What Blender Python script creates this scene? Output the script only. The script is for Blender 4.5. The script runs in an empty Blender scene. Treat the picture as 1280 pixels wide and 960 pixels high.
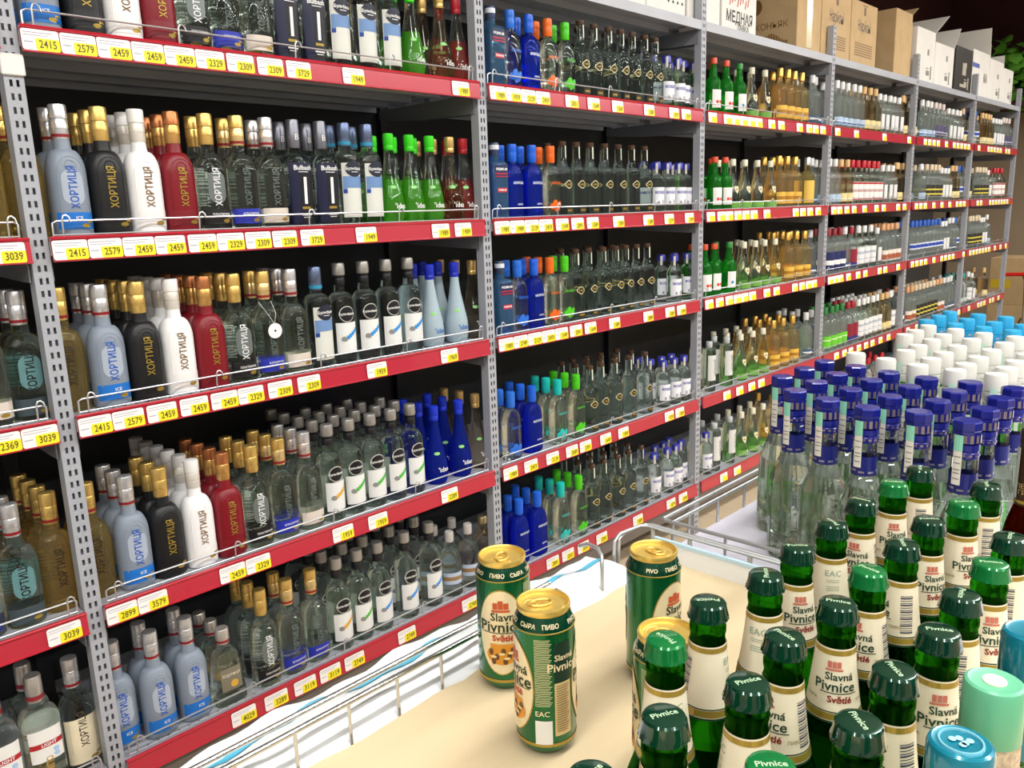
import bpy, math, random
from mathutils import Matrix, Vector
random.seed(7)
PI = math.pi
SC = bpy.context.scene
COL = SC.collection

# ------------------------------------------------------------------ camera
CAM = Vector((-1.7838, -1.8118, 1.45))
cam_d = bpy.data.cameras.new('camera'); cam_d.sensor_fit = 'HORIZONTAL'; cam_d.sensor_width = 36.0
cam_d.lens = 36.0 * 1015.74 / 1280.0; cam_d.clip_start = 0.02; cam_d.clip_end = 100
cam = bpy.data.objects.new('camera', cam_d); COL.objects.link(cam)
r_ = Vector((0.69016635, -0.72293155, -0.03225499)); u_ = Vector((0.17139576, 0.11999822, 0.97786703)); f_ = Vector((0.70306038, 0.68041929, -0.20672613))
cam.matrix_world = Matrix(((r_.x, u_.x, -f_.x, CAM.x), (r_.y, u_.y, -f_.y, CAM.y), (r_.z, u_.z, -f_.z, CAM.z), (0, 0, 0, 1)))
SC.camera = cam

# ------------------------------------------------------------------ world, exposure
SC.view_settings.view_transform = 'Standard'; SC.view_settings.look = 'None'
SC.view_settings.exposure = 0.5; SC.view_settings.gamma = 1.0; SC.view_settings.use_curve_mapping = False
wd = bpy.data.worlds.new('shop_ambient'); SC.world = wd; wd.use_nodes = True
wd.node_tree.nodes['Background'].inputs[0].default_value = (0.85, 0.92, 1.0, 1)
wd.node_tree.nodes['Background'].inputs[1].default_value = 0.25
SC.cycles.max_bounces = 14; SC.cycles.transmission_bounces = 12; SC.cycles.transparent_max_bounces = 24
SC.cycles.diffuse_bounces = 3; SC.cycles.glossy_bounces = 4
SC.cycles.caustics_reflective = False; SC.cycles.caustics_refractive = True; SC.cycles.blur_glossy = 0.5
SC.cycles.sample_clamp_indirect = 4.0

# ceiling strip lights of the shop: (x centre, y, length)
LAMP_Z = 3.28
LAMPS = [(x, y, 1.45) for y in (-1.75, -3.5, -5.2) for x in (-4.4, -2.7, -1.0, 0.7, 2.4, 4.1, 5.8, 7.4)]
LAMP_W = 19.0
def lamp_light(x, y, L):
    d = bpy.data.lights.new('strip_light', 'AREA'); d.shape = 'RECTANGLE'; d.size = L; d.size_y = 0.14
    d.energy = LAMP_W; d.color = (1.0, 0.99, 0.965)
    o = bpy.data.objects.new('strip_light', d); COL.objects.link(o); o.location = (x, y, LAMP_Z - 0.055)
    return o

# ------------------------------------------------------------------ materials
def principled(name, col, rough=0.5, metal=0.0, spec=0.5, coat=0.0, bump=None, vary=None, trans=0.0, ior=1.45):
    m = bpy.data.materials.new(name); m.use_nodes = True
    nt = m.node_tree; b = nt.nodes['Principled BSDF']
    b.inputs['Base Color'].default_value = (*col, 1); b.inputs['Roughness'].default_value = rough
    b.inputs['Metallic'].default_value = metal; b.inputs['Specular IOR Level'].default_value = spec
    b.inputs['Coat Weight'].default_value = coat; b.inputs['Coat Roughness'].default_value = 0.06
    b.inputs['Transmission Weight'].default_value = trans; b.inputs['IOR'].default_value = ior
    if vary or bump:
        tc = nt.nodes.new('ShaderNodeTexCoord'); nz = nt.nodes.new('ShaderNodeTexNoise')
        mp = nt.nodes.new('ShaderNodeMapping'); nt.links.new(tc.outputs['Object'], mp.inputs['Vector']); nt.links.new(mp.outputs['Vector'], nz.inputs['Vector'])
        sc = (vary or bump)[0]
        if isinstance(sc, tuple): mp.inputs['Scale'].default_value = sc; nz.inputs['Scale'].default_value = 1.0
        else: nz.inputs['Scale'].default_value = sc
        nz.inputs['Detail'].default_value = 5
        if vary:
            rp = nt.nodes.new('ShaderNodeValToRGB'); rp.color_ramp.elements[0].position = 0.3; rp.color_ramp.elements[1].position = 0.7
            rp.color_ramp.elements[0].color = (*[c * (1 - vary[1]) for c in col], 1)
            rp.color_ramp.elements[1].color = (*[min(1, c * (1 + vary[1])) for c in col], 1)
            nt.links.new(nz.outputs['Fac'], rp.inputs['Fac']); nt.links.new(rp.outputs['Color'], b.inputs['Base Color'])
        if bump:
            bp = nt.nodes.new('ShaderNodeBump'); bp.inputs['Strength'].default_value = bump[1]; bp.inputs['Distance'].default_value = 0.002
            nt.links.new(nz.outputs['Fac'], bp.inputs['Height']); nt.links.new(bp.outputs['Normal'], b.inputs['Normal'])
    return m
def glass(name, col, clear=0.4, rough=0.02, ior=1.42):
    m = bpy.data.materials.new(name); m.use_nodes = True; nt = m.node_tree
    nt.nodes.remove(nt.nodes['Principled BSDF']); out = nt.nodes['Material Output']
    g = nt.nodes.new('ShaderNodeBsdfGlass'); g.inputs['Color'].default_value = (*col, 1); g.inputs['Roughness'].default_value = rough; g.inputs['IOR'].default_value = ior
    t = nt.nodes.new('ShaderNodeBsdfTransparent'); t.inputs['Color'].default_value = (*col, 1)
    mx = nt.nodes.new('ShaderNodeMixShader'); mx.inputs[0].default_value = clear
    nt.links.new(g.outputs[0], mx.inputs[1]); nt.links.new(t.outputs[0], mx.inputs[2]); nt.links.new(mx.outputs[0], out.inputs['Surface'])
    return m
def liqueur(name, col, body=0.4, clear=0.2):
    """coloured bottle filled with a cloudy, tinted drink: glass plus a share of scattered light; also lightens clear far bottles"""
    m = glass(name, col, clear); nt = m.node_tree; out = nt.nodes['Material Output']; mx = out.inputs['Surface'].links[0].from_node
    b = nt.nodes.new('ShaderNodeBsdfPrincipled'); b.inputs['Base Color'].default_value = (*col, 1); b.inputs['Roughness'].default_value = 0.12; b.inputs['Coat Weight'].default_value = 0.3
    m2 = nt.nodes.new('ShaderNodeMixShader'); m2.inputs[0].default_value = body
    nt.links.new(mx.outputs[0], m2.inputs[1]); nt.links.new(b.outputs[0], m2.inputs[2]); nt.links.new(m2.outputs[0], out.inputs['Surface'])
    return m
MAT = {}
def P(name, *a, **k):
    if name not in MAT: MAT[name] = principled(name, *a, **k)
    return MAT[name]
def hexc(h):
    v = [int(h[i:i + 2], 16) / 255 for i in (0, 2, 4)]
    return tuple(c / 12.92 if c <= 0.04045 else ((c + 0.055) / 1.055) ** 2.4 for c in v)
def flat(h, rough=0.45, **k):                      # a plain print or paint colour
    n = 'paint_' + h + ('' if rough == 0.45 else '_r%d' % int(rough * 100))
    return P(n, hexc(h), rough, **k)
def metal(h, rough=0.25):
    return P('foil_' + h, hexc(h), rough, 0.7)
M_glass = glass('clear_glass', (0.93, 0.97, 0.94), 0.2)
M_vodka = glass('flask_clear_glass', (0.94, 0.97, 0.93), 0.08, 0.015, 1.45)
M_glassgrey = glass('smoky_glass', (0.86, 0.91, 0.89), 0.22)
M_gold_g = liqueur('golden_glass', (0.96, 0.85, 0.48), 0.05, 0.25)
M_honey_g = liqueur('honey_glass', (0.96, 0.84, 0.54), 0.07, 0.3)
M_green_g = liqueur('green_glass', (0.08, 0.66, 0.10), 0.12)
M_beer_g = glass('beer_green_glass', (0.10, 0.44, 0.06), 0.22)
M_brown_g = glass('brown_glass', (0.35, 0.13, 0.05), 0.35)
M_blue_g = liqueur('blue_glass', (0.04, 0.10, 0.85), 0.13)
M_sky_g = liqueur('sky_blue_glass', (0.26, 0.56, 0.85), 0.12)
M_lime_g = liqueur('lime_glass', (0.25, 0.9, 0.06), 0.28)
M_rose_g = liqueur('rose_glass', (0.85, 0.13, 0.10), 0.22)
M_tan_g = glass('pale_tan_glass', (0.93, 0.86, 0.74), 0.45)
M_lightened_g = liqueur('lightened_glass', (0.86, 0.90, 0.88), 0.09, 0.25)  # clear glass, whitish share mixed in to brighten bottles in the dark far bays
M_frost = P('frosted_glass', hexc('98A4B4'), 0.42, 0, 0.5, trans=0.25)
M_frost2 = P('pale_frosted_glass', hexc('B9CEDA'), 0.4, 0, 0.5, trans=0.25)
M_steel = P('powder_grey_steel', hexc('A8ABB2'), 0.42, 0.0, vary=(9.0, 0.05))
M_shelf = P('shelf_grey_steel', hexc('AEB1B8'), 0.38, 0.0, vary=(6.0, 0.06))
M_dark = P('dark_back_panel', hexc('222428'), 0.55, vary=(3.0, 0.2))
M_plinth = P('plinth_grey', hexc('7E7874'), 0.5, vary=(5.0, 0.1))
M_red = P('red_price_strip', hexc('B82338'), 0.3, 0, 0.6, coat=0.6)
M_redbr = P('strip_edge_red', hexc('C4182B'), 0.3)
M_chrome = P('chrome_wire', hexc('D4D6D8'), 0.18, 1.0)
M_wire = P('zinc_wire', hexc('CDD0D2'), 0.3, 0.7)
M_white = P('white_paper', hexc('F4F4F0'), 0.55)
M_tagwhite = P('tag_paper', hexc('F3EEEA'), 0.5)
M_tagyel = P('tag_yellow', hexc('F6E52A'), 0.5)
M_black = P('print_black', hexc('151515'), 0.5)
M_cream = P('cream_label', hexc('F1E9CF'), 0.5)
M_gold = P('gold_foil', hexc('D9A53A'), 0.28, 0.85)
M_goldp = P('gold_print', hexc('AE9340'), 0.32, 0.45)
M_silver = P('silver_foil', hexc('CFCFCF'), 0.25, 0.85)
# ------------------------------------------------------------------ mesh helpers
def mk(name, v, f, smooth=True, angle=38):
    me = bpy.data.meshes.new(name); me.from_pydata([tuple(p) for p in v], [], f); me.validate(); me.update()
    if smooth:
        me.polygons.foreach_set('use_smooth', [True] * len(me.polygons)); me.set_sharp_from_angle(angle=math.radians(angle))
    return me
def join(*vf):
    V, Fc = [], []
    for v, f in vf:
        o = len(V); V += list(v); Fc += [tuple(i + o for i in q) for q in f]
    return V, Fc
def box(x0, x1, y0, y1, z0, z1):
    v = [(x0, y0, z0), (x1, y0, z0), (x1, y1, z0), (x0, y1, z0), (x0, y0, z1), (x1, y0, z1), (x1, y1, z1), (x0, y1, z1)]
    return v, [(3, 2, 1, 0), (4, 5, 6, 7), (0, 1, 5, 4), (1, 2, 6, 5), (2, 3, 7, 6), (3, 0, 4, 7)]
def cbox(x0, x1, y0, y1, z0, z1, c=0.003):
    """box with chamfered vertical and horizontal edges"""
    v, f = [], []
    rs = [(z0, c), (z0 + c, 0), (z1 - c, 0), (z1, c)]
    for z, k in rs:
        a0, a1, b0, b1 = x0 + k, x1 - k, y0 + k, y1 - k
        v += [(a0 + c, b0, z), (a1 - c, b0, z), (a1, b0 + c, z), (a1, b1 - c, z), (a1 - c, b1, z), (a0 + c, b1, z), (a0, b1 - c, z), (a0, b0 + c, z)]
    for r in range(3):
        for i in range(8):
            j = (i + 1) % 8; f.append((r * 8 + i, r * 8 + j, r * 8 + 8 + j, r * 8 + 8 + i))
    f.append(tuple(range(7, -1, -1))); f.append(tuple(range(24, 32)))
    return v, f
def tube(path, r, seg=8, closed=False):
    pts = [Vector(p) for p in path]; n = len(pts); v, f = [], []
    up = Vector((0, 0, 1)); prev = None
    for i, p in enumerate(pts):
        a = pts[i - 1] if i > 0 else (pts[-1] if closed else p); b = pts[(i + 1) % n] if (i < n - 1 or closed) else p
        t = (b - a).normalized()
        s = prev if prev is not None else (t.cross(up) if abs(t.z) < 0.95 else t.cross(Vector((1, 0, 0))))
        s = (s - t * s.dot(t)).normalized(); prev = s; w = t.cross(s)
        for k in range(seg):
            q = 2 * PI * k / seg; v.append(p + s * (r * math.cos(q)) + w * (r * math.sin(q)))
    for i in range(n - (0 if closed else 1)):
        for k in range(seg):
            k2 = (k + 1) % seg; j = (i + 1) % n; f.append((i * seg + k, j * seg + k, j * seg + k2, i * seg + k2))
    if not closed: f.append(tuple(range(seg))); f.append(tuple(range(n * seg - 1, (n - 1) * seg - 1, -1)))
    return v, f
def spow(c, e): return math.copysign(abs(c) ** e, c)
def rings(rs, seg=28, cap0=True, cap1=True, mod=None):
    """stack of super-elliptic rings (z, rx, ry, n); angle 0 looks towards -Y"""
    v, f = [], []
    for (z, rx, ry, n) in rs:
        for i in range(seg):
            a = 2 * PI * i / seg; k = 1 + (mod(z, i) if mod else 0)
            v.append((rx * k * spow(math.sin(a), 2 / n), -ry * k * spow(math.cos(a), 2 / n), z))
    for r in range(len(rs) - 1):
        for i in range(seg):
            j = (i + 1) % seg; f.append((r * seg + i, r * seg + j, r * seg + seg + j, r * seg + seg + i))
    if cap0: f.append(tuple(range(seg - 1, -1, -1)))
    if cap1: f.append(tuple(range((len(rs) - 1) * seg, len(rs) * seg)))
    return v, f
def rnd(zr): return [(z, r, r, 2) for z, r in zr]
def dome(z0, a, z1, b, k=6):
    """convex quarter-ellipse shoulder between rings a=(rx,ry,n) and b"""
    o = []
    for i in range(1, k + 1):
        t = PI / 2 * i / k; c, s = math.cos(t), math.sin(t); m = 1 - c
        o.append((z0 + (z1 - z0) * s, b[0] + (a[0] - b[0]) * c, b[1] + (a[1] - b[1]) * c, a[2] + (b[2] - a[2]) * m))
    return o
def ease(z0, a, z1, b, k=6):
    o = []
    for i in range(1, k + 1):
        t = i / k; s = t * t * (3 - 2 * t)
        o.append((z0 + (z1 - z0) * t, a[0] + (b[0] - a[0]) * s, a[1] + (b[1] - a[1]) * s, a[2] + (b[2] - a[2]) * s))
    return o
def at_z(rs, z):
    if z <= rs[0][0]: return rs[0][1:]
    for p, q in zip(rs, rs[1:]):
        if p[0] <= z <= q[0]:
            t = (z - p[0]) / max(1e-9, q[0] - p[0]); return tuple(p[i] + (q[i] - p[i]) * t for i in (1, 2, 3))
    return rs[-1][1:]
def onface(rs, u, z, off):
    """point on the front (-Y) face at sideways distance u"""
    rx, ry, n = at_z(rs, z); k = min(abs(u) / rx, 0.995)
    return (u, -(ry * (1 - k ** n) ** (1 / n)) - off, z)
def around(rs, u, z, off, a0=0.0):
    rx, ry, n = at_z(rs, z); a = a0 + u / rx
    return ((rx + off) * spow(math.sin(a), 2 / n), -(ry + off) * spow(math.cos(a), 2 / n), z)
def patch(rs, u0, u1, z0, z1, off=0.0006, wrap=None, nu=10, nz=4):
    v, f = [], []
    for j in range(nz + 1):
        for i in range(nu + 1):
            u = u0 + (u1 - u0) * i / nu; z = z0 + (z1 - z0) * j / nz
            v.append(onface(rs, u, z, off) if wrap is None else around(rs, u, z, off, wrap))
    for j in range(nz):
        for i in range(nu):
            a = j * (nu + 1) + i; f.append((a, a + 1, a + nu + 2, a + nu + 1))
    return v, f
def band(rs, z0, z1, off=0.0006, seg=28, nz=2):
    return rings([(z0 + (z1 - z0) * i / nz,) + tuple(c + (off if k < 2 else 0) for k, c in enumerate(at_z(rs, z0 + (z1 - z0) * i / nz))) for i in range(nz + 1)], seg, False, False)
def blob(rs, uc, zc, shape, off=0.0006, wrap=None, nr=3):
    """flat shape given by (u, z) outline offsets, laid on the surface"""
    n = len(shape); v = [onface(rs, uc, zc, off) if wrap is None else around(rs, uc, zc, off, wrap)]; f = []
    for k in range(1, nr + 1):
        for (du, dz) in shape:
            u, z = uc + du * k / nr, zc + dz * k / nr
            v.append(onface(rs, u, z, off) if wrap is None else around(rs, u, z, off, wrap))
    for i in range(n):
        j = (i + 1) % n; f.append((0, 1 + j, 1 + i)[::-1] if False else (0, 1 + i, 1 + j))
        for k in range(nr - 1):
            a = 1 + k * n; f.append((a + i, a + n + i, a + n + j, a + j))
    return v, f
def oval(ru, rz, n=24): return [(ru * math.sin(2 * PI * i / n), -rz * math.cos(2 * PI * i / n)) for i in range(n)]
TXT = {}
def text2d(s, size, bold=0.0):
    k = (s, round(size, 5), bold)
    if k not in TXT:
        cu = bpy.data.curves.new('lettering', 'FONT'); cu.body = s; cu.size = 1.0; cu.align_x = 'CENTER'; cu.align_y = 'CENTER'
        cu.resolution_u = 2; cu.offset = bold; cu.space_line = 0.8
        o = bpy.data.objects.new('lettering', cu); me = bpy.data.meshes.new_from_object(o)
        TXT[k] = ([(p.co.x * size, p.co.y * size) for p in me.vertices], [tuple(q.vertices) for q in me.polygons])
        bpy.data.objects.remove(o); bpy.data.curves.remove(cu); bpy.data.meshes.remove(me)
    return TXT[k]
def text_on(rs, s, size, uc, zc, off=0.0013, vertical=False, wrap=None, bold=0.0, sx=1.0):
    pts, f = text2d(s, size, bold); v = []
    for (a, b) in pts:
        a *= sx
        u, w = (-b, a) if vertical else (a, b)
        v.append(onface(rs, uc + u, zc + w, off) if wrap is None else around(rs, uc + u, zc + w, off, wrap))
    return v, f
def text_flat(s, size, place, bold=0.0, sx=1.0):
    pts, f = text2d(s, size, bold)
    return [place(a * sx, b) for a, b in pts], f

# ------------------------------------------------------------------ object helpers
def ob(name, me, mat, parent=None, label=None):
    if isinstance(me, tuple): me = mk(name, *me)
    o = bpy.data.objects.new(name, me)
    if mat is not None and not me.materials: me.materials.append(mat)
    COL.objects.link(o)
    if parent is not None: o.parent = parent
    if label: o['label'] = label
    return o
def tag(o, label, cat, group=None):
    o['label'] = label; o['category'] = cat
    if group: o['group'] = group
    return o
def empty(name, loc=(0, 0, 0), rz=0.0):
    o = bpy.data.objects.new(name, None); o.empty_display_size = 0.05; COL.objects.link(o)
    o.location = loc; o.rotation_euler = (0, 0, rz); return o
def struct(name, me, mat, parent=None):
    o = ob(name, me, mat, parent); o['kind'] = 'structure'; return o
def spawn(kind, loc, rz, label, cat, group):
    """one individual of a kind: an Empty with one object per part, sharing mesh data"""
    name, parts = kind
    r = empty(name, loc, rz); tag(r, label, cat, group)
    for (pn, me, mat, subs) in parts:
        p = ob(pn, me, mat, r)
        for (sn, sme, smat) in subs: ob(sn, sme, smat, p)
    return r
def part(pn, vf, mat, *subs, angle=38, smooth=True):
    me = mk(pn, vf[0], vf[1], smooth, angle); me.materials.append(mat); out = []
    for (sn, svf, smat) in subs:
        sm = mk(sn, svf[0], svf[1], False); sm.materials.append(smat); out.append((sn, sm, smat))
    return (pn, me, mat, out)
ORD = ['first', 'second', 'third', 'fourth', 'fifth', 'sixth', 'seventh', 'eighth', 'ninth', 'tenth', 'eleventh', 'twelfth', 'thirteenth', 'fourteenth']
# ------------------------------------------------------------------ the shop shell
def tile_mat():
    m = P('floor_tile', hexc('D9C3A4'), 0.28, vary=(5.0, 0.06)); return m
flr = struct('floor', box(-6, 10, -7, 1.6, -0.06, -0.004), P('tile_grout', hexc('9C8A74'), 0.7))
tm = mk('tile', *cbox(-0.1485, 0.1485, -0.1485, 0.1485, -0.006, 0.0, 0.0015), False); tm.materials.append(tile_mat())
for i in range(14):                                    # the tiles that show between the rack and the bins
    for j in range(6):
        t = ob('tile', tm, None, flr); t.location = (-1.05 + 0.3 * i, -0.95 + 0.3 * j, 0)
struct('ceiling', box(-6, 10, -7, 1.6, 4.2, 4.25), P('ceiling_white', hexc('D8D8D4'), 0.8))
struct('wall_back', box(-6, 10, 1.5, 1.6, 0, 4.2), P('wall_grey', hexc('55524F'), 0.8))
struct('wall_front', box(-6, 10, -7.1, -7, 0, 4.2), P('wall_pale', hexc('B9B4AC'), 0.8))
struct('wall_left', box(-6.1, -6, -7, 1.6, 0, 4.2), P('wall_pale', hexc('B9B4AC'), 0.8))
struct('wall_right', box(9.2, 9.3, -7, 1.6, 0, 4.2), P('wall_tan', hexc('A8947A'), 0.75, vary=(1.5, 0.08)))
M_lampd = bpy.data.materials.new('lamp_diffuser'); M_lampd.use_nodes = True
_b = M_lampd.node_tree.nodes['Principled BSDF']; _b.inputs['Base Color'].default_value = (0.9, 0.9, 0.9, 1)
_b.inputs['Emission Color'].default_value = (1, 0.98, 0.94, 1); _b.inputs['Emission Strength'].default_value = 4.0
_hm = mk('housing', *cbox(-0.76, 0.76, -0.09, 0.09, LAMP_Z - 0.03, LAMP_Z + 0.17, 0.006), False); _hm.materials.append(P('lamp_housing', hexc('E6E6E6'), 0.5))
_dm = mk('diffuser', *cbox(-0.74, 0.74, -0.075, 0.075, LAMP_Z - 0.05, LAMP_Z - 0.03, 0.004), False); _dm.materials.append(M_lampd)
for i, (x, y, L) in enumerate(LAMPS):
    lr = empty('ceiling_lamp', (x, y, 0)); tag(lr, 'long white strip lamp hanging under the shop ceiling above the aisle', 'lamp', 'ceiling strip lamps')
    ob('housing', _hm, None, lr); ob('diffuser', _dm, None, lr)
    l_ = lamp_light(x, y, L); l_.parent = lr; l_.location = (0, 0, LAMP_Z - 0.055)

# ------------------------------------------------------------------ the steel rack
W = 1.25
PX = [-1.25 + W * i for i in range(7)]                 # uprights
LZ = {0: 2.166, 1: 1.8255, 2: 1.428, 3: 1.061, 4: 0.6305, 5: 0.2445}
DEPTH = 0.50
rack = empty('shelving_rack', (0, 0, 0)); tag(rack, 'long grey steel shelving rack with slotted posts and red price strips', 'shelf')
def post_mesh():
    v, f = [], []
    xs = [-0.0175, -0.0085, -0.0032, 0.0032, 0.0085, 0.0175]; n = 92; p = 2.312 / n
    zs = []
    for k in range(n): zs += [k * p, k * p + p * 0.26, k * p + p * 0.76]
    zs.append(n * p)
    for z in zs:
        for x in xs: v.append((x, 0, z))
    for r in range(len(zs) - 1):
        for c in range(5):
            if r % 3 == 1 and c in (1, 3): continue
            a = r * 6 + c; f.append((a, a + 1, a + 7, a + 6))
    return join((v, f), box(-0.0175, -0.0155, 0.0004, 0.032, 0, 2.312), box(0.0155, 0.0175, 0.0004, 0.032, 0, 2.312), box(-0.0155, 0.0155, 0.028, 0.030, 0, 2.312))
pm = mk('upright_post', *post_mesh(), False); pm.materials.append(M_steel)
bpm = mk('back_post', *box(-0.0175, 0.0175, DEPTH - 0.03, DEPTH, 0, 2.312), False); bpm.materials.append(M_dark)
for x in PX:
    o = ob('upright_post', pm, None, rack, 'slotted grey steel post'); o.location.x = x
    o = ob('back_post', bpm, None, rack); o.location.x = x
clip = ob('post_clip', mk('post_clip', *cbox(PX[0] - 0.021, PX[0] + 0.021, -0.006, 0.004, 1.735, 1.775, 0.002), False), flat('E4E4E0'), rack, 'white plastic clip')
# shelf of one bay, origin at its left post, top surface z=0
L0, L1 = 0.019, W - 0.019
brk = ([(0, 0.012, -0.03), (0, DEPTH - 0.03, -0.03), (0, DEPTH - 0.03, -0.06), (0, 0.30, -0.075), (0, 0.05, -0.085), (0, 0.012, -0.085),
        (0.003, 0.012, -0.03), (0.003, DEPTH - 0.03, -0.03), (0.003, DEPTH - 0.03, -0.06), (0.003, 0.30, -0.075), (0.003, 0.05, -0.085), (0.003, 0.012, -0.085)],
       [(5, 4, 3, 2, 1, 0), (6, 7, 8, 9, 10, 11)] + [(i, (i + 1) % 6, 6 + (i + 1) % 6, 6 + i) for i in range(6)])
def shelf_board():
    return join(box(L0, L1, 0.0, DEPTH, -0.004, 0.0), box(L0, L1, 0.0, 0.012, -0.034, -0.004), box(L0, L1, DEPTH - 0.012, DEPTH, -0.034, -0.004),
                *[box(L0 + 0.02, L1 - 0.02, y, y + 0.03, -0.026, -0.004) for y in (0.14, 0.28, 0.40)])
sm = mk('shelf', *shelf_board(), False); sm.materials.append(M_shelf)
bm_ = mk('bracket', *brk, False); bm_.materials.append(P('bracket_shaded_grey', hexc('83868B'), 0.45))  # grey darkened to carry the shade under the shelves
def rail_mesh():                                       # slightly tilted strip with a proud top and bottom bead
    prof = [(0.0, 0.0015), (-0.010, 0.003), (-0.014, 0.001), (-0.0135, -0.002), (-0.0115, -0.004), (-0.0145, -0.042), (-0.0175, -0.043), (-0.0175, -0.046), (-0.0135, -0.047), (-0.009, -0.044), (-0.006, -0.004), (0.0, -0.004)]
    n = len(prof); v = [(x, y, z) for x in (L0, L1) for y, z in prof]
    return v, [(i, n + i, n + (i + 1) % n, (i + 1) % n) for i in range(n)] + [tuple(range(n - 1, -1, -1)), tuple(range(n, 2 * n))]
rm = mk('price_strip', *rail_mesh(), False); rm.materials.append(M_red)
em = mk('strip_edge', *tube([(L0, -0.0125, 0.002), (L1, -0.0125, 0.002)], 0.0022, 6)); em.materials.append(M_redbr)
def guard_mesh():
    out = [tube([(L0 + 0.012, 0.006, 0.0), (L0 + 0.012, 0.004, 0.03), (L0 + 0.02, 0.002, 0.034), (L1 - 0.02, 0.002, 0.034), (L1 - 0.012, 0.004, 0.03), (L1 - 0.012, 0.006, 0.0)], 0.0021, 6),
           tube([(L0 + 0.012, 0.004, 0.006), (L1 - 0.012, 0.004, 0.006)], 0.0016, 6)]
    for k in range(5):
        x = L0 + 0.03 + (L1 - L0 - 0.06) * k / 4
        out.append(tube([(x, 0.003, 0.004), (x, 0.0, 0.038), (x + 0.003, -0.0005, 0.0445), (x + 0.008, -0.001, 0.0455), (x + 0.013, -0.0015, 0.041), (x + 0.015, -0.002, 0.032)], 0.0018, 6))
    return join(*out)
gm = mk('wire_guard', *guard_mesh()); gm.materials.append(M_wire)
bpn = mk('back_panel', *box(0.018, W - 0.018, DEPTH - 0.006, DEPTH - 0.002, 0.05, 2.16), False); bpn.materials.append(M_dark)
plm = mk('plinth', *box(0.018, W - 0.018, 0.03, 0.045, 0.115, 0.205), False); plm.materials.append(M_plinth)
# small dark slots along the front of each shelf
slm = mk('slot_row', *join(*[box(0.05 + 0.025 * i, 0.055 + 0.025 * i, 0.013, 0.018, -0.001, 0.0006) for i in range(46)]), False); slm.materials.append(M_black)
BX = [-2.5] + PX[:-1]
for b, x0 in enumerate(BX):
    if b < 6: o = ob('back_panel', bpn, None, rack); o.location.x = x0
    o = ob('plinth', plm, None, rack); o.location.x = x0
    for l in range(6):
        s = ob('shelf', sm, None, rack); s.location = (x0, 0, LZ[l])
        for bx in (L0 + 0.001, L1 - 0.004): o = ob('bracket', bm_, None, s); o.location.x = bx
        if l:
            ob('price_strip', rm, None, s); ob('strip_edge', em, None, s)
            if b < 5: ob('slot_row', slm, None, s)
            ob('wire_guard', gm, None, s)
        else:
            pass
# ------------------------------------------------------------------ bottle kinds for the rack
# every kind: KIND[code] = (object name, parts), LOOK[code] = words, DIM[code] = (width, depth)
KIND, LOOK, DIM = {}, {}, {}
def reg(code, name, look, dim, parts): KIND[code] = (name, parts); LOOK[code] = look; DIM[code] = dim
def lathe_cap(zr, mat, seg=20, name='cap', *subs): return part(name, rings(rnd(zr), seg), mat, *subs)

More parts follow.
